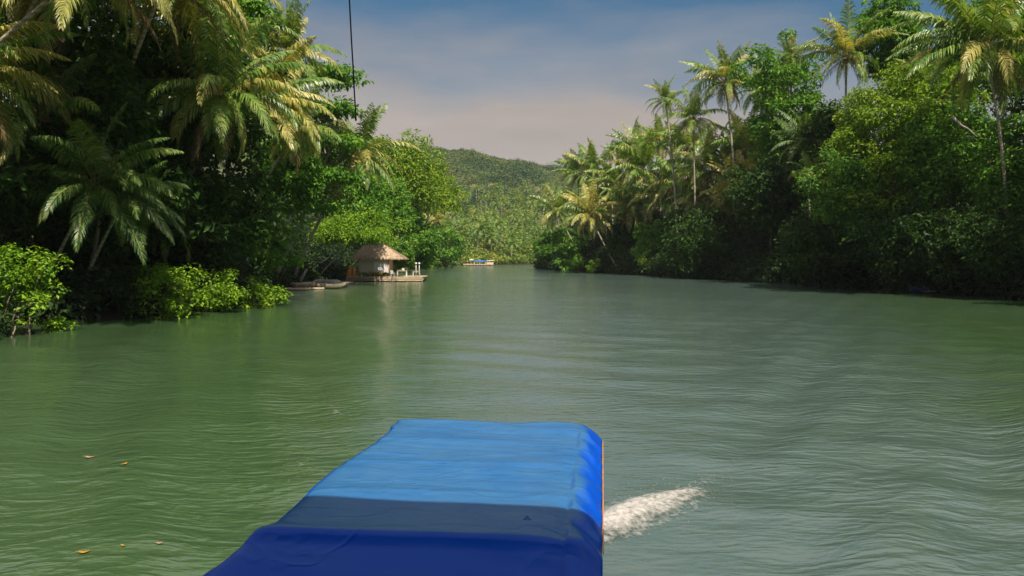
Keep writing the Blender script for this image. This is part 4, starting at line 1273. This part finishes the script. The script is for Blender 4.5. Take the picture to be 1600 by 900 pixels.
# ------------------------------------------------------------------ foam of the wake
def foam(label, pts, wid, hgt, seed, cover):
    rng = np.random.default_rng(seed)
    pts = np.array(pts, float)
    cum = np.concatenate([[0], np.cumsum(np.hypot(*np.diff(pts[:, :2], axis=0).T))])
    ns, nu = int(cum[-1] / .018), int(wid * 3 / .018)
    s = np.linspace(0, 1, ns)
    cx, cy = (np.interp(s * cum[-1], cum, pts[:, k]) for k in (0, 1))
    tx, ty = np.gradient(cx), np.gradient(cy)
    ln = np.hypot(tx, ty) + 1e-9
    u = np.linspace(-1.5, 1.5, nu)
    SS, U = np.meshgrid(s, u, indexing='ij')
    wv = wid * (.35 + .65 * np.sin(np.pi * np.clip(.15 + .8 * SS, 0, 1)))
    Xx = cx[:, None] - (ty / ln)[:, None] * U * wv
    Yy = cy[:, None] + (tx / ln)[:, None] * U * wv
    n1 = vnoise(Xx * 3.1, Yy * 3.1, seed) * .5 + vnoise(Xx * 8, Yy * 8, seed + 1) * .3 + vnoise(Xx * 21, Yy * 21, seed + 2) * .2
    n2 = vnoise(Xx * 30, Yy * 30, seed + 3)
    prof = np.exp(-(U / .75) ** 2) * np.sin(np.pi * np.clip(.14 + .86 * SS, 0, 1)) ** .7
    Zz = waves(Xx, Yy) + hgt * prof * (.25 + 1.0 * n1) + .006 * prof * n2 + .012
    cov = prof * 1.25 + (n1 - .5) * .8 - cover
    i = np.arange(ns * nu).reshape(ns, nu)
    q = np.stack([i[:-1, :-1], i[1:, :-1], i[1:, 1:], i[:-1, 1:]], -1)
    q = q[(prof > .06)[:-1, :-1]]
    used, inv = np.unique(q, return_inverse=True)
    V = np.stack([Xx, Yy, Zz], -1).reshape(-1, 3)[used]
    cov = cov.reshape(-1)[used]
    mb = MB().add(V, inv.reshape(-1, 4))
    for k in range(int(500 * cum[-1] * hgt)):          # thrown drops
        a = rng.random()
        p = np.array((np.interp(a * cum[-1], cum, pts[:, 0]) + rng.normal() * wid * .7, np.interp(a * cum[-1], cum, pts[:, 1]) + rng.normal() * wid * .7))
        z = float(waves(p[:1], p[1:])[0]) + abs(rng.normal()) * hgt * .9
        r = rng.uniform(.003, .008)
        mb.lathe([(.01 * r, -r), (r, 0), (.01 * r, r)], (p[0], p[1], z), 5)
    o = mb.build('wake_foam', M['foam'], smooth=True)
    at = o.data.attributes.new('cover', 'FLOAT', 'POINT')
    at.data.foreach_set('value', np.concatenate([cov, np.full(mb.n - len(cov), 1.5)]).astype(np.float32))
    return tag(o, label, 'foam', None, 'stuff')


def W(px, py):
    d = CAM_H * F / (py - 398)
    return (X(px, d), d)


foam("churned white foam crest breaking from the right side of the canopy boat", [W(890, 856), W(935, 838), W(985, 812), W(1040, 792), W(1078, 778), W(1102, 764)], .52, .15, 81, -.25)
foam("thin scattered froth trailing off the end of the white foam crest", [W(1000, 800), W(1075, 770), W(1130, 740), W(1150, 722)], .45, .02, 84, .62)
foam("thin pale foam streak on the water left of the canopy boat", [W(500, 752), W(480, 738), W(462, 715), W(470, 706)], .34, .02, 82, .75)
foam("faint line of foam left of the canopy boat's far corner", [W(508, 625), W(525, 650), W(548, 655), W(585, 657)], .30, .015, 83, .80)


# ------------------------------------------------------------------ floating leaves
def floater(label, px, py, size, rot, mat):
    x, y = W(px, py)
    z = float(waves(np.array([x]), np.array([y]))[0]) + .018
    rng = np.random.default_rng(int(px))
    n = 9
    t = np.linspace(0, 1, n)
    wd = .30 * size * np.sin(np.pi * t) ** .8 * (1 - .25 * t)
    ln = (t - .5) * size
    curl = .10 * size * (2 * t - 1) ** 2
    g = np.stack([np.stack([ln, wd, curl + .05 * size], 1), np.stack([ln, 0 * t, curl], 1), np.stack([ln, -wd, curl + .06 * size], 1)], 1)
    ca, sa = math.cos(rot), math.sin(rot)
    g = np.stack([g[..., 0] * ca - g[..., 1] * sa, g[..., 0] * sa + g[..., 1] * ca, g[..., 2]], -1)
    mb = MB().grid(g)
    mb.tube([(-.5 * size * ca, -.5 * size * sa, .1 * size), (-.72 * size * ca, -.72 * size * sa, .12 * size)], .012 * size + .002, 5)
    o = mb.build('floating_leaf', M[mat], smooth=True)
    o.location = (x, y, z)
    md = o.modifiers.new('thick', 'SOLIDIFY'); md.thickness = .003
    tag(o, label, 'leaf', 'fallen leaves floating on the river')


floater("yellow fallen leaf floating nearest the bottom left corner, the largest", 121, 881, .15, .25, 'fallen')
floater("small yellow-green fallen leaf floating upright left of the canopy boat", 188, 738, .13, 1.3, 'fallen')
floater("pinkish dry leaf floating below the others, left of the boat's front corner", 241, 867, .09, .1, 'fallenpink')
floater("small yellow leaf floating between the large yellow one and the dry pinkish one", 183, 874, .07, -.4, 'fallen')
floater("pale dry leaf floating farthest out on the left, above the upright one", 134, 716, .20, .05, 'fallenpink')

# ------------------------------------------------------------------ raft, hut and its furniture
D0 = 119.0


def RX(px, d=D0):
    return X(px, d)


def cyl_x(mb, x0, x1, y, z, r, n=8, m=0):
    mb.tube([(x0, y, z), ((x0 + x1) / 2, y, z), (x1, y, z)], r, n, m)


rx0, rx1 = RX(541), RX(660)
raft = thing('bamboo_raft', "flat timber raft moored at the left bank, carrying the thatched hut", 'raft', ((rx0 + rx1) / 2, D0 + 3.5, 0))
mb = MB()
rng = np.random.default_rng(9)
yy = D0
while yy < D0 + 7.2:
    wd_ = rng.uniform(.16, .22)
    mb.box(((rx0 + rx1) / 2 + rng.normal() * .05, yy + wd_ / 2, .70 + rng.normal() * .006), (rx1 - rx0 + rng.normal() * .12, wd_ - .02, .06))
    yy += wd_
mb.build('deck', M['bamboo'], raft)
mb = MB()
for z in (.16, .36, .54):
    cyl_x(mb, rx0 - .1 + rng.normal() * .12, rx1 + rng.normal() * .12, D0 + .10, z, .095)
mb.build('edge_pole', M['bamboo'], raft, smooth=True)
mb = MB()
for i in range(8):
    cyl_x(mb, rx0 + .2, rx1 - .2, D0 + .6 + i * .85, .12, .20)
mb.build('float_log', M['dark'], raft, smooth=True)
for i, fx in enumerate((.0, .2, .4, .6, .8, 1.0)):
    x = rx0 + .1 + (rx1 - rx0 - .2) * fx
    MB().tube([(x, D0 - .02, -.5), (x, D0 - .02, .82)], .06, 8).build('mooring_post', M['wood'], raft, smooth=True)

hx0, hx1 = RX(561, 120.6), RX(607, 120.6)
hut = thing('thatched_hut', "small hut with a wide thatched roof on the raft, a white sheet on its wall", 'hut', ((hx0 + hx1) / 2, D0 + 3.6, .73))
hy0, hy1 = D0 + 1.7, D0 + 5.6
mb = MB()
zc0, zc1 = 1.25, 3.42
mb.box(((hx0 + hx1) / 2, hy0, (zc0 + zc1) / 2), (hx1 - hx0, .06, zc1 - zc0))
mb.box(((hx0 + hx1) / 2, hy1, (.75 + zc1) / 2), (hx1 - hx0, .06, zc1 - .75))
mb.box((hx0 + .03, (hy0 + hy1) / 2, (zc0 + zc1) / 2), (.06, hy1 - hy0 - .1, zc1 - zc0))
mb.box((hx1 - .03, (hy0 + hy1) / 2, (zc0 + zc1) / 2), (.06, hy1 - hy0 - .1, zc1 - zc0))
mb.build('wall', M['wall'], hut)
for x in (hx0 - .06, (hx0 + hx1) / 2, hx1 + .06):
    for y in (hy0 - .08, hy1 + .08):
        MB().tube([(x, y, .73), (x, y, 3.6)], .055, 8).build('post', M['bamboo'], hut, smooth=True)
# hanging white sheet with soft folds
sx0, sx1 = RX(583, 120.5), RX(605, 120.5)
g = []
for i in range(13):
    t = i / 12
    row = []
    for j in range(33):
        s = j / 32
        row.append((sx0 + (sx1 - sx0) * s, hy0 - .10 - .03 * math.sin(s * 26 + t) * t, 3.05 - 1.72 * t - .10 * math.sin(s * math.pi) * (1 - t)))
    g.append(row)
MB().grid(np.array(g)).build('white_sheet', M['sheet'], hut, smooth=True)


def thatched_roof(parent, x0, x1, y0, y1, ze, rx0_, rx1_, zr, seed):
    rng = np.random.default_rng(seed)
    yc = (y0 + y1) / 2
    E = [np.array(v, float) for v in ((x0, y0, ze), (x1, y0, ze), (x1, y1, ze), (x0, y1, ze))]
    R = [np.array((rx0_, yc, zr)), np.array((rx1_, yc, zr))]
    mb = MB()
    th = np.array((0, 0, -.16))
    v = E + R + [e + th for e in E] + [r + th for r in R]
    mb.add(v, [(0, 1, 5, 4), (2, 3, 4, 5), (6, 10, 11, 7), (8, 11, 10, 9), (0, 6, 7, 1), (1, 7, 8, 2), (2, 8, 9, 3), (3, 9, 6, 0)],
           [(1, 2, 5), (3, 0, 4), (7, 11, 8), (9, 10, 6)])
    # straw bundles laid in courses over every slope, ragged at the eaves
    faces = [(E[0], E[1], R[1], R[0]), (E[2], E[3], R[0], R[1]), (E[1], E[2], R[1], R[1]), (E[3], E[0], R[0], R[0])]
    for a, b, c_, d_ in faces:
        n_course = 13
        for k in range(n_course):
            t = k / n_course
            p0, p1 = a + (d_ - a) * t, b + (c_ - b) * t
            ln = np.linalg.norm(p1 - p0)
            m_ = max(2, int(ln / .085))
            dn = unit((a + b) / 2 - (c_ + d_) / 2)
            sd = unit(p1 - p0) if ln > .01 else np.array((1, 0, 0))
            nr = np.cross(sd, dn); nr = nr if nr[2] > 0 else -nr
            s = (np.arange(m_) + rng.random(m_)) / m_
            st = p0 + (p1 - p0) * s[:, None] + nr * (.03 + .05 * rng.random(m_)[:, None]) - dn * .25
            l = rng.uniform(.42, .62, m_)[:, None] * (1.15 if k == 0 else 1)
            wv = rng.uniform(.05, .11, m_)[:, None]
            en = st + dn * l - np.array((0, 0, .10)) * rng.random((m_, 1)) + sd * rng.normal(size=(m_, 1)) * .05 + nr * .03
            q = np.stack([st - sd * wv * .5, st + sd * wv * .5, en + sd * wv * .35, en - sd * wv * .35], 1)
            mb.add(q.reshape(-1, 3), np.arange(4 * m_).reshape(m_, 4))
    # fringe hanging under the eaves
    for a, b in ((E[0], E[1]), (E[1], E[2]), (E[2], E[3]), (E[3], E[0])):
        m_ = int(np.linalg.norm(b - a) / .06)
        s = rng.random(m_)[:, None]
        sd = unit(b - a)
        st = a + (b - a) * s + rng.normal(size=(m_, 3)) * .03
        en = st + np.array((0, 0, -1)) * rng.uniform(.12, .34, (m_, 1)) + rng.normal(size=(m_, 3)) * .04
        wv = .04
        q = np.stack([st - sd * wv, st + sd * wv, en + sd * wv * .4, en - sd * wv * .4], 1)
        mb.add(q.reshape(-1, 3), np.arange(4 * m_).reshape(m_, 4))
    # ridge roll
    mb.tube([R[0] - np.array((.25, 0, -.05)), (R[0] + R[1]) / 2 + np.array((0, 0, .02)), R[1] + np.array((.25, 0, .05))], .16, 8)
    return mb.build('thatched_roof', M['thatch'], parent)


thatched_roof(hut, RX(549, 120), RX(628, 120), D0 + 1.1, D0 + 7.2, 3.48, RX(568, 122), RX(597, 122), 5.65, 12)


# items on the raft
def drum(label, px, d, r, h, mat):
    x = X(px, d)
    o = MB().lathe([(.01, 0), (r, 0), (r, h * .3), (r * 1.05, h * .33), (r, h * .36), (r, h * .63), (r * 1.05, h * .66), (r, h * .69), (r, h * .96), (r * .9, h), (.01, h)], (0, 0, 0), 16).build('plastic_drum', M[mat], smooth=False)
    o.location = (x, d, .735)
    tag(o, label, 'drum', 'drums at the left end of the raft')


drum("orange drum at the left front corner of the hut raft", 545, D0 + .6, .30, .95, 'orange')
drum("tall amber drum behind the orange one on the raft", 547.5, D0 + 1.4, .30, 1.65, 'amber')
drum("amber drum nearest the hut wall at the raft's left end", 553.5, D0 + 1.2, .27, 1.35, 'amber')


def potted(label, px, d, h, seed, mat='yellow'):
    x = X(px, d)
    rng = np.random.default_rng(seed)
    root = thing('potted_plant', label, 'potted plant', (x, d, .735), 'potted plants in front of the hut')
    mb = MB().lathe([(.01, 0), (.13, 0), (.19, .24), (.21, .25), (.21, .29), (.17, .29), (.15, .22), (.01, .22)], (x, d, .735), 12)
    mb.build('pot', M['clay'], root, smooth=False)
    mb = MB()
    cen = np.array((x, d, .735 + .22 + h * .5)) + rng.normal(size=(7, 3)) * np.array((.16, .12, h * .22))
    clump_leaves(mb, rng, cen, np.full(7, .17), 22, .17, .9, .6)
    mb.build('foliage', M[mat], root)


potted("potted amber-leaved plant left of the hut wall's middle", 562, D0 + .9, .55, 31, 'palm_gold')
potted("potted green plant under the left half of the hut wall", 569, D0 + .8, .40, 32, 'green')
potted("potted yellow plant under the middle of the hut wall", 578, D0 + .9, .60, 33, 'palm_gold')
potted("low dark green potted plant under the white sheet", 586, D0 + .8, .38, 34, 'green')
potted("amber potted plant under the right half of the white sheet", 594, D0 + .9, .46, 35, 'palm_gold')
potted("dark potted plant at the right corner of the hut wall", 602, D0 + .8, .42, 36, 'deep')


def chair(label, px, d, rz):
    x = X(px, d)
    root = thing('plastic_chair', label, 'chair', (x, d, .735))
    root.rotation_euler = (0, 0, rz)

    def put(mb, nm):
        o = mb.build(nm, M['plastic'], None, smooth=False)
        o.parent = root
    put(MB().box((0, 0, .43), (.46, .46, .04)), 'seat')
    b = MB().box((0, .22, .84), (.46, .04, .12))
    for k in (-.16, -.05, .06, .16):
        b.box((k, .22, .62), (.06, .03, .36))
    put(b, 'backrest')
    for sx in (-1, 1):
        put(MB().tube([(sx * .23, -.2, .62), (sx * .24, .0, .65), (sx * .22, .22, .66)], .025, 6), 'armrest')
        for sy in (-1, 1):
            put(MB().tube([(sx * .24, sy * .22, 0), (sx * .21, sy * .2, .63 if sy < 0 else .42)], .028, 6), 'leg')


chair("white plastic chair standing on the raft right of the hut", 612.5, D0 + 1.2, .5)


def table(label, px0, px1, d, h, top):
    x0, x1 = X(px0, d), X(px1, d)
    xc = (x0 + x1) / 2
    root = thing('wooden_table', label, 'table', (xc, d, .735))
    MB().box((xc, d, .735 + h - .03), (x1 - x0, .8, .06)).build('tabletop', M[top], root)
    MB().box((xc, d - .36, .735 + h - .12), (x1 - x0 - .1, .04, .11)).build('apron', M[top], root)
    for x in (x0 + .08, x1 - .08):
        for y in (d - .33, d + .33):
            MB().box((x, y, .735 + (h - .06) / 2), (.10, .10, h - .06)).build('leg', M['white'], root)


table("pale-legged wooden table in the middle of the raft's open deck", 620.5, 636, D0 + 1.6, .95, 'wood')
table("low wooden table at the right end of the raft beside the lamp posts", 645, 656, D0 + 1.4, .80, 'bamboo')
o = MB().box((0, 0, .14), (.34, .3, .28), taper=.9).box((0, 0, .295), (.38, .34, .03)).build('white_box', M['plastic'])
o.location = (X(630, D0 + 1.6), D0 + 1.6, .735 + .95)
tag(o, "small white lidded box standing on the middle table of the raft", 'box')


def lamp(label, px):
    d = D0 + .8
    x = X(px, d)
    root = thing('lamp_post', label, 'lamp post', (x, d, .735), 'white lamp posts at the end of the raft')
    MB().tube([(x, d, .735), (x, d, 2.55)], [.06, .05], 8).build('post', M['white'], root, smooth=True)
    MB().lathe([(.02, 2.55), (.16, 2.58), (.17, 2.72), (.10, 2.84), (.01, 2.86)], (x, d, 0), 10).build('lamp_shade', M['plastic'], root, smooth=True)


lamp("white post with a cap at the raft's right end, the left one of the pair", 650)
lamp("white post with a cap at the raft's right end, the right one of the pair", 655)

# low bamboo platform with canoes, left of the hut raft
plx0, plx1 = X(450, 98), X(548, 104)
plat = thing('bamboo_platform', "low worn bamboo platform at the left bank beside the hut raft", 'platform', ((plx0 + plx1) / 2, 100, 0))
mb = MB()
for i in range(22):
    y = 97 + i * .34
    cyl_x(mb, plx0 + .2 + rng.normal() * .25 - (y - 97) * .05, plx1 + rng.normal() * .3, y, .38 + rng.normal() * .02, .10, 7)
mb.build('deck', M['wood'], plat, smooth=True)
mb = MB()
for i in range(5):
    cyl_x(mb, plx0 - .6 + rng.normal() * .4, plx1 - .9 + rng.normal() * .6, 90.0 + i * .5, .10 + rng.normal() * .05, .12, 7)
mb.build('loose_pole', M['bamboo'], plat, smooth=True)


def heap(label, px0, px1, ytop, d, seed, mat='greytarp', name='tarpaulin_heap'):
    rng = np.random.default_rng(seed)
    x0, x1 = X(px0, d), X(px1, d)
    zt = P(px0, ytop, d).z
    g = []
    for i in range(25):
        t = i / 24
        row = []
        for j in range(13):
            s = j / 12
            h = max(0, math.sin(math.pi * t)) ** .45 * max(0, math.sin(math.pi * s)) ** .5
            h *= .75 + .25 * math.sin(t * 9 + seed) * math.cos(s * 5)
            row.append((x0 + (x1 - x0) * t + rng.normal() * .02, d - .9 + 1.8 * s, .47 + (zt - .47) * h + rng.normal() * .02))
        g.append(row)
    o = MB().grid(np.array(g)).build(name, M[mat], smooth=True, loc=((x0 + x1) / 2, d, .47))
    tag(o, label, 'heap')


heap("long low heap under a grey tarpaulin on the bamboo platform", 487, 533, 434.5, 100.5, 3)


def canoe(label, px0, px1, d, z, mat, zscale=1.0, outrig=True, seed=0):
    x0, x1 = X(px0, d), X(px1, d)
    xc = (x0 + x1) / 2
    root = thing('outrigger_canoe', label, 'canoe', (xc, d, z))
    rows = []
    for s in np.linspace(0, 1, 24):
        e = abs(2 * s - 1)
        wd = .36 * (1 - e ** 3) + .02
        zr = .42 + .30 * e ** 3
        zk = -.12 + .42 * e ** 4
        prof = [(-wd, zr), (-wd * .85, zk + .18), (0, zk), (wd * .85, zk + .18), (wd, zr), (wd * .86, zr), (wd * .7, zk + .22), (0, zk + .08), (-wd * .7, zk + .22), (-wd * .86, zr), (-wd, zr)]
        rows.append([(x0 + (x1 - x0) * s, d + r, z + q * zscale) for r, q in prof])
    MB().grid(np.array(rows)).build('hull', M[mat], root, smooth=True)
    if outrig:
        for sgn in (-1, 1):
            mb = MB(); L_ = x1 - x0
            cyl_x(mb, x0 + L_ * .15, x1 - L_ * .15, d + sgn * 1.35, z + .08, .05, 6)
            mb.build('outrigger', M['bamboo'], root, smooth=True)
        for f in (.3, .7):
            x = x0 + (x1 - x0) * f
            MB().tube([(x, d - 1.35, z + .12), (x, d, z + .5), (x, d + 1.35, z + .12)], .035, 6).build('crossbeam', M['bamboo'], root, smooth=True)


canoe("slim pale outrigger canoe beside the bamboo platform at the left bank", 455, 492, 92.6, .15, 'wood', seed=1)
canoe("weathered wooden canoe lying in front of the grey tarpaulin heap", 488, 540, 94.0, .1, 'wood', outrig=False)
canoe("blue-trimmed canoe moored in deep shade under the right bank's trees", 1420, 1502, 84.5, .1, 'boatblue', 1.0, True)

# pale leaning branches and snags in the dark left recess
def snag(label, pts, d, r):
    p = [tuple(P(px, py, d + k)) for px, py, k in pts]
    o = MB().tube(p, np.linspace(r, r * .5, len(p)), 8).build('bare_branch', M['palebark'], smooth=True)
    tag(o, label, 'branch')


snag("pale bare branch stuck aslant in the bank just left of the bamboo platform", [(470, 440, 0), (474, 430, 0), (480, 420, .1)], 96, .22)
snag("pale broken branch slanting over the dark recess left of the hut", [(498, 412, 0), (507, 407, 0), (514, 402, .2)], 105, .12)
snag("crooked pale branch at the dark bank above the bamboo platform", [(440, 360, 0), (448, 371, 0), (456, 380, -.2)], 92, .2)
snag("pale bare branch showing among the leaves left of the big right palm's trunk", [(1488, 182, 0), (1502, 196, -.2), (1512, 201, 0), (1526, 214, .2)], 71, .13)
snag("pale bent branch rising from the tree right of the hut roof", [(618, 380, 0), (619, 372, 0), (624, 368, .2)], 130, .18)

# ------------------------------------------------------------------ far platform
FD = 284.0
fx0, fx1 = X(724, FD), X(771, FD)
fp = thing('floating_platform', "sand-coloured floating platform far off at the river bend", 'platform', ((fx0 + fx1) / 2, FD + 3, 0))
MB().box(((fx0 + fx1) / 2, FD + 3, .55), (fx1 - fx0, 7, .35)).build('deck', M['bamboo'], fp)
mb = MB()
for i in range(9):
    mb.box((fx0 + .6 + i * (fx1 - fx0 - 1.2) / 8, FD + 3, .12), (.7, 6.6, .5))
mb.build('float', M['wood'], fp)
bx0, bx1 = X(741, FD), X(758, FD)
bl = thing('blue_roofed_shelter', "blue-roofed open shelter on the far platform", 'shelter', ((bx0 + bx1) / 2, FD + 3, .73))
MB().add([(bx0 - .3, FD + .6, 1.6), (bx1 + .3, FD + .6, 1.6), (bx1 + .3, FD + 5.4, 1.6), (bx0 - .3, FD + 5.4, 1.6), (bx0 + .3, FD + 3, 2.0), (bx1 - .3, FD + 3, 2.0)],
         [(0, 1, 5, 4), (2, 3, 4, 5), (3, 2, 1, 0)], [(1, 2, 5), (3, 0, 4)]).build('roof', M['bluetarp'], bl)
for x in (bx0, (bx0 + bx1) / 2, bx1):
    for y in (FD + .8, FD + 5.2):
        MB().box((x, y, 1.16), (.14, .14, .86)).build('post', M['white'], bl)
wx0, wx1 = X(760.5, FD), X(770, FD)
wh = thing('pale_kiosk', "small pale open-sided kiosk at the right end of the far platform", 'kiosk', ((wx0 + wx1) / 2, FD + 3, .73))
MB().box(((wx0 + wx1) / 2, FD + 3, 1.95), (wx1 - wx0 + .3, 4.4, .18), taper=.8).build('roof', M['wall'], wh)
MB().box(((wx0 + wx1) / 2, FD + 1.2, 1.0), (wx1 - wx0 - .2, .12, .5)).build('counter', M['wall'], wh)
for x in (wx0, (wx0 + wx1) / 2, wx1):
    for y in (FD + 1.1, FD + 4.9):
        MB().box((x, y, 1.29), (.16, .16, 1.12)).build('post', M['wall'], wh)
sx_ = X(736, FD)
ss = thing('white_parasol', "small white parasol on the left part of the far platform", 'parasol', (sx_, FD + 2, .73))
MB().tube([(sx_, FD + 2, .73), (sx_, FD + 2, 2.5)], .05, 6).build('pole', M['white'], ss)
MB().lathe([(.9, 2.1), (.5, 2.35), (.02, 2.5), (.48, 2.3), (.88, 2.06)], (sx_, FD + 2, 0), 10).build('canopy', M['white'], ss)

# ------------------------------------------------------------------ thin air between the camera and the hills
hb_ = MB().box((0, 1150, 148), (3300, 2800, 304))
hm, N, L = new_mat('haze_air')
o_ = N("ShaderNodeOutputMaterial"); v_ = N("ShaderNodeVolumePrincipled")
v_.inputs["Color"].default_value = (.80, .88, .95, 1)
v_.inputs["Density"].default_value = .00009
L(v_.outputs[0], o_.inputs["Volume"])
hz_ = hb_.build('haze', hm)
hz_["kind"] = "stuff"
hz_["label"] = "thin pale haze in the air over the river and hills"
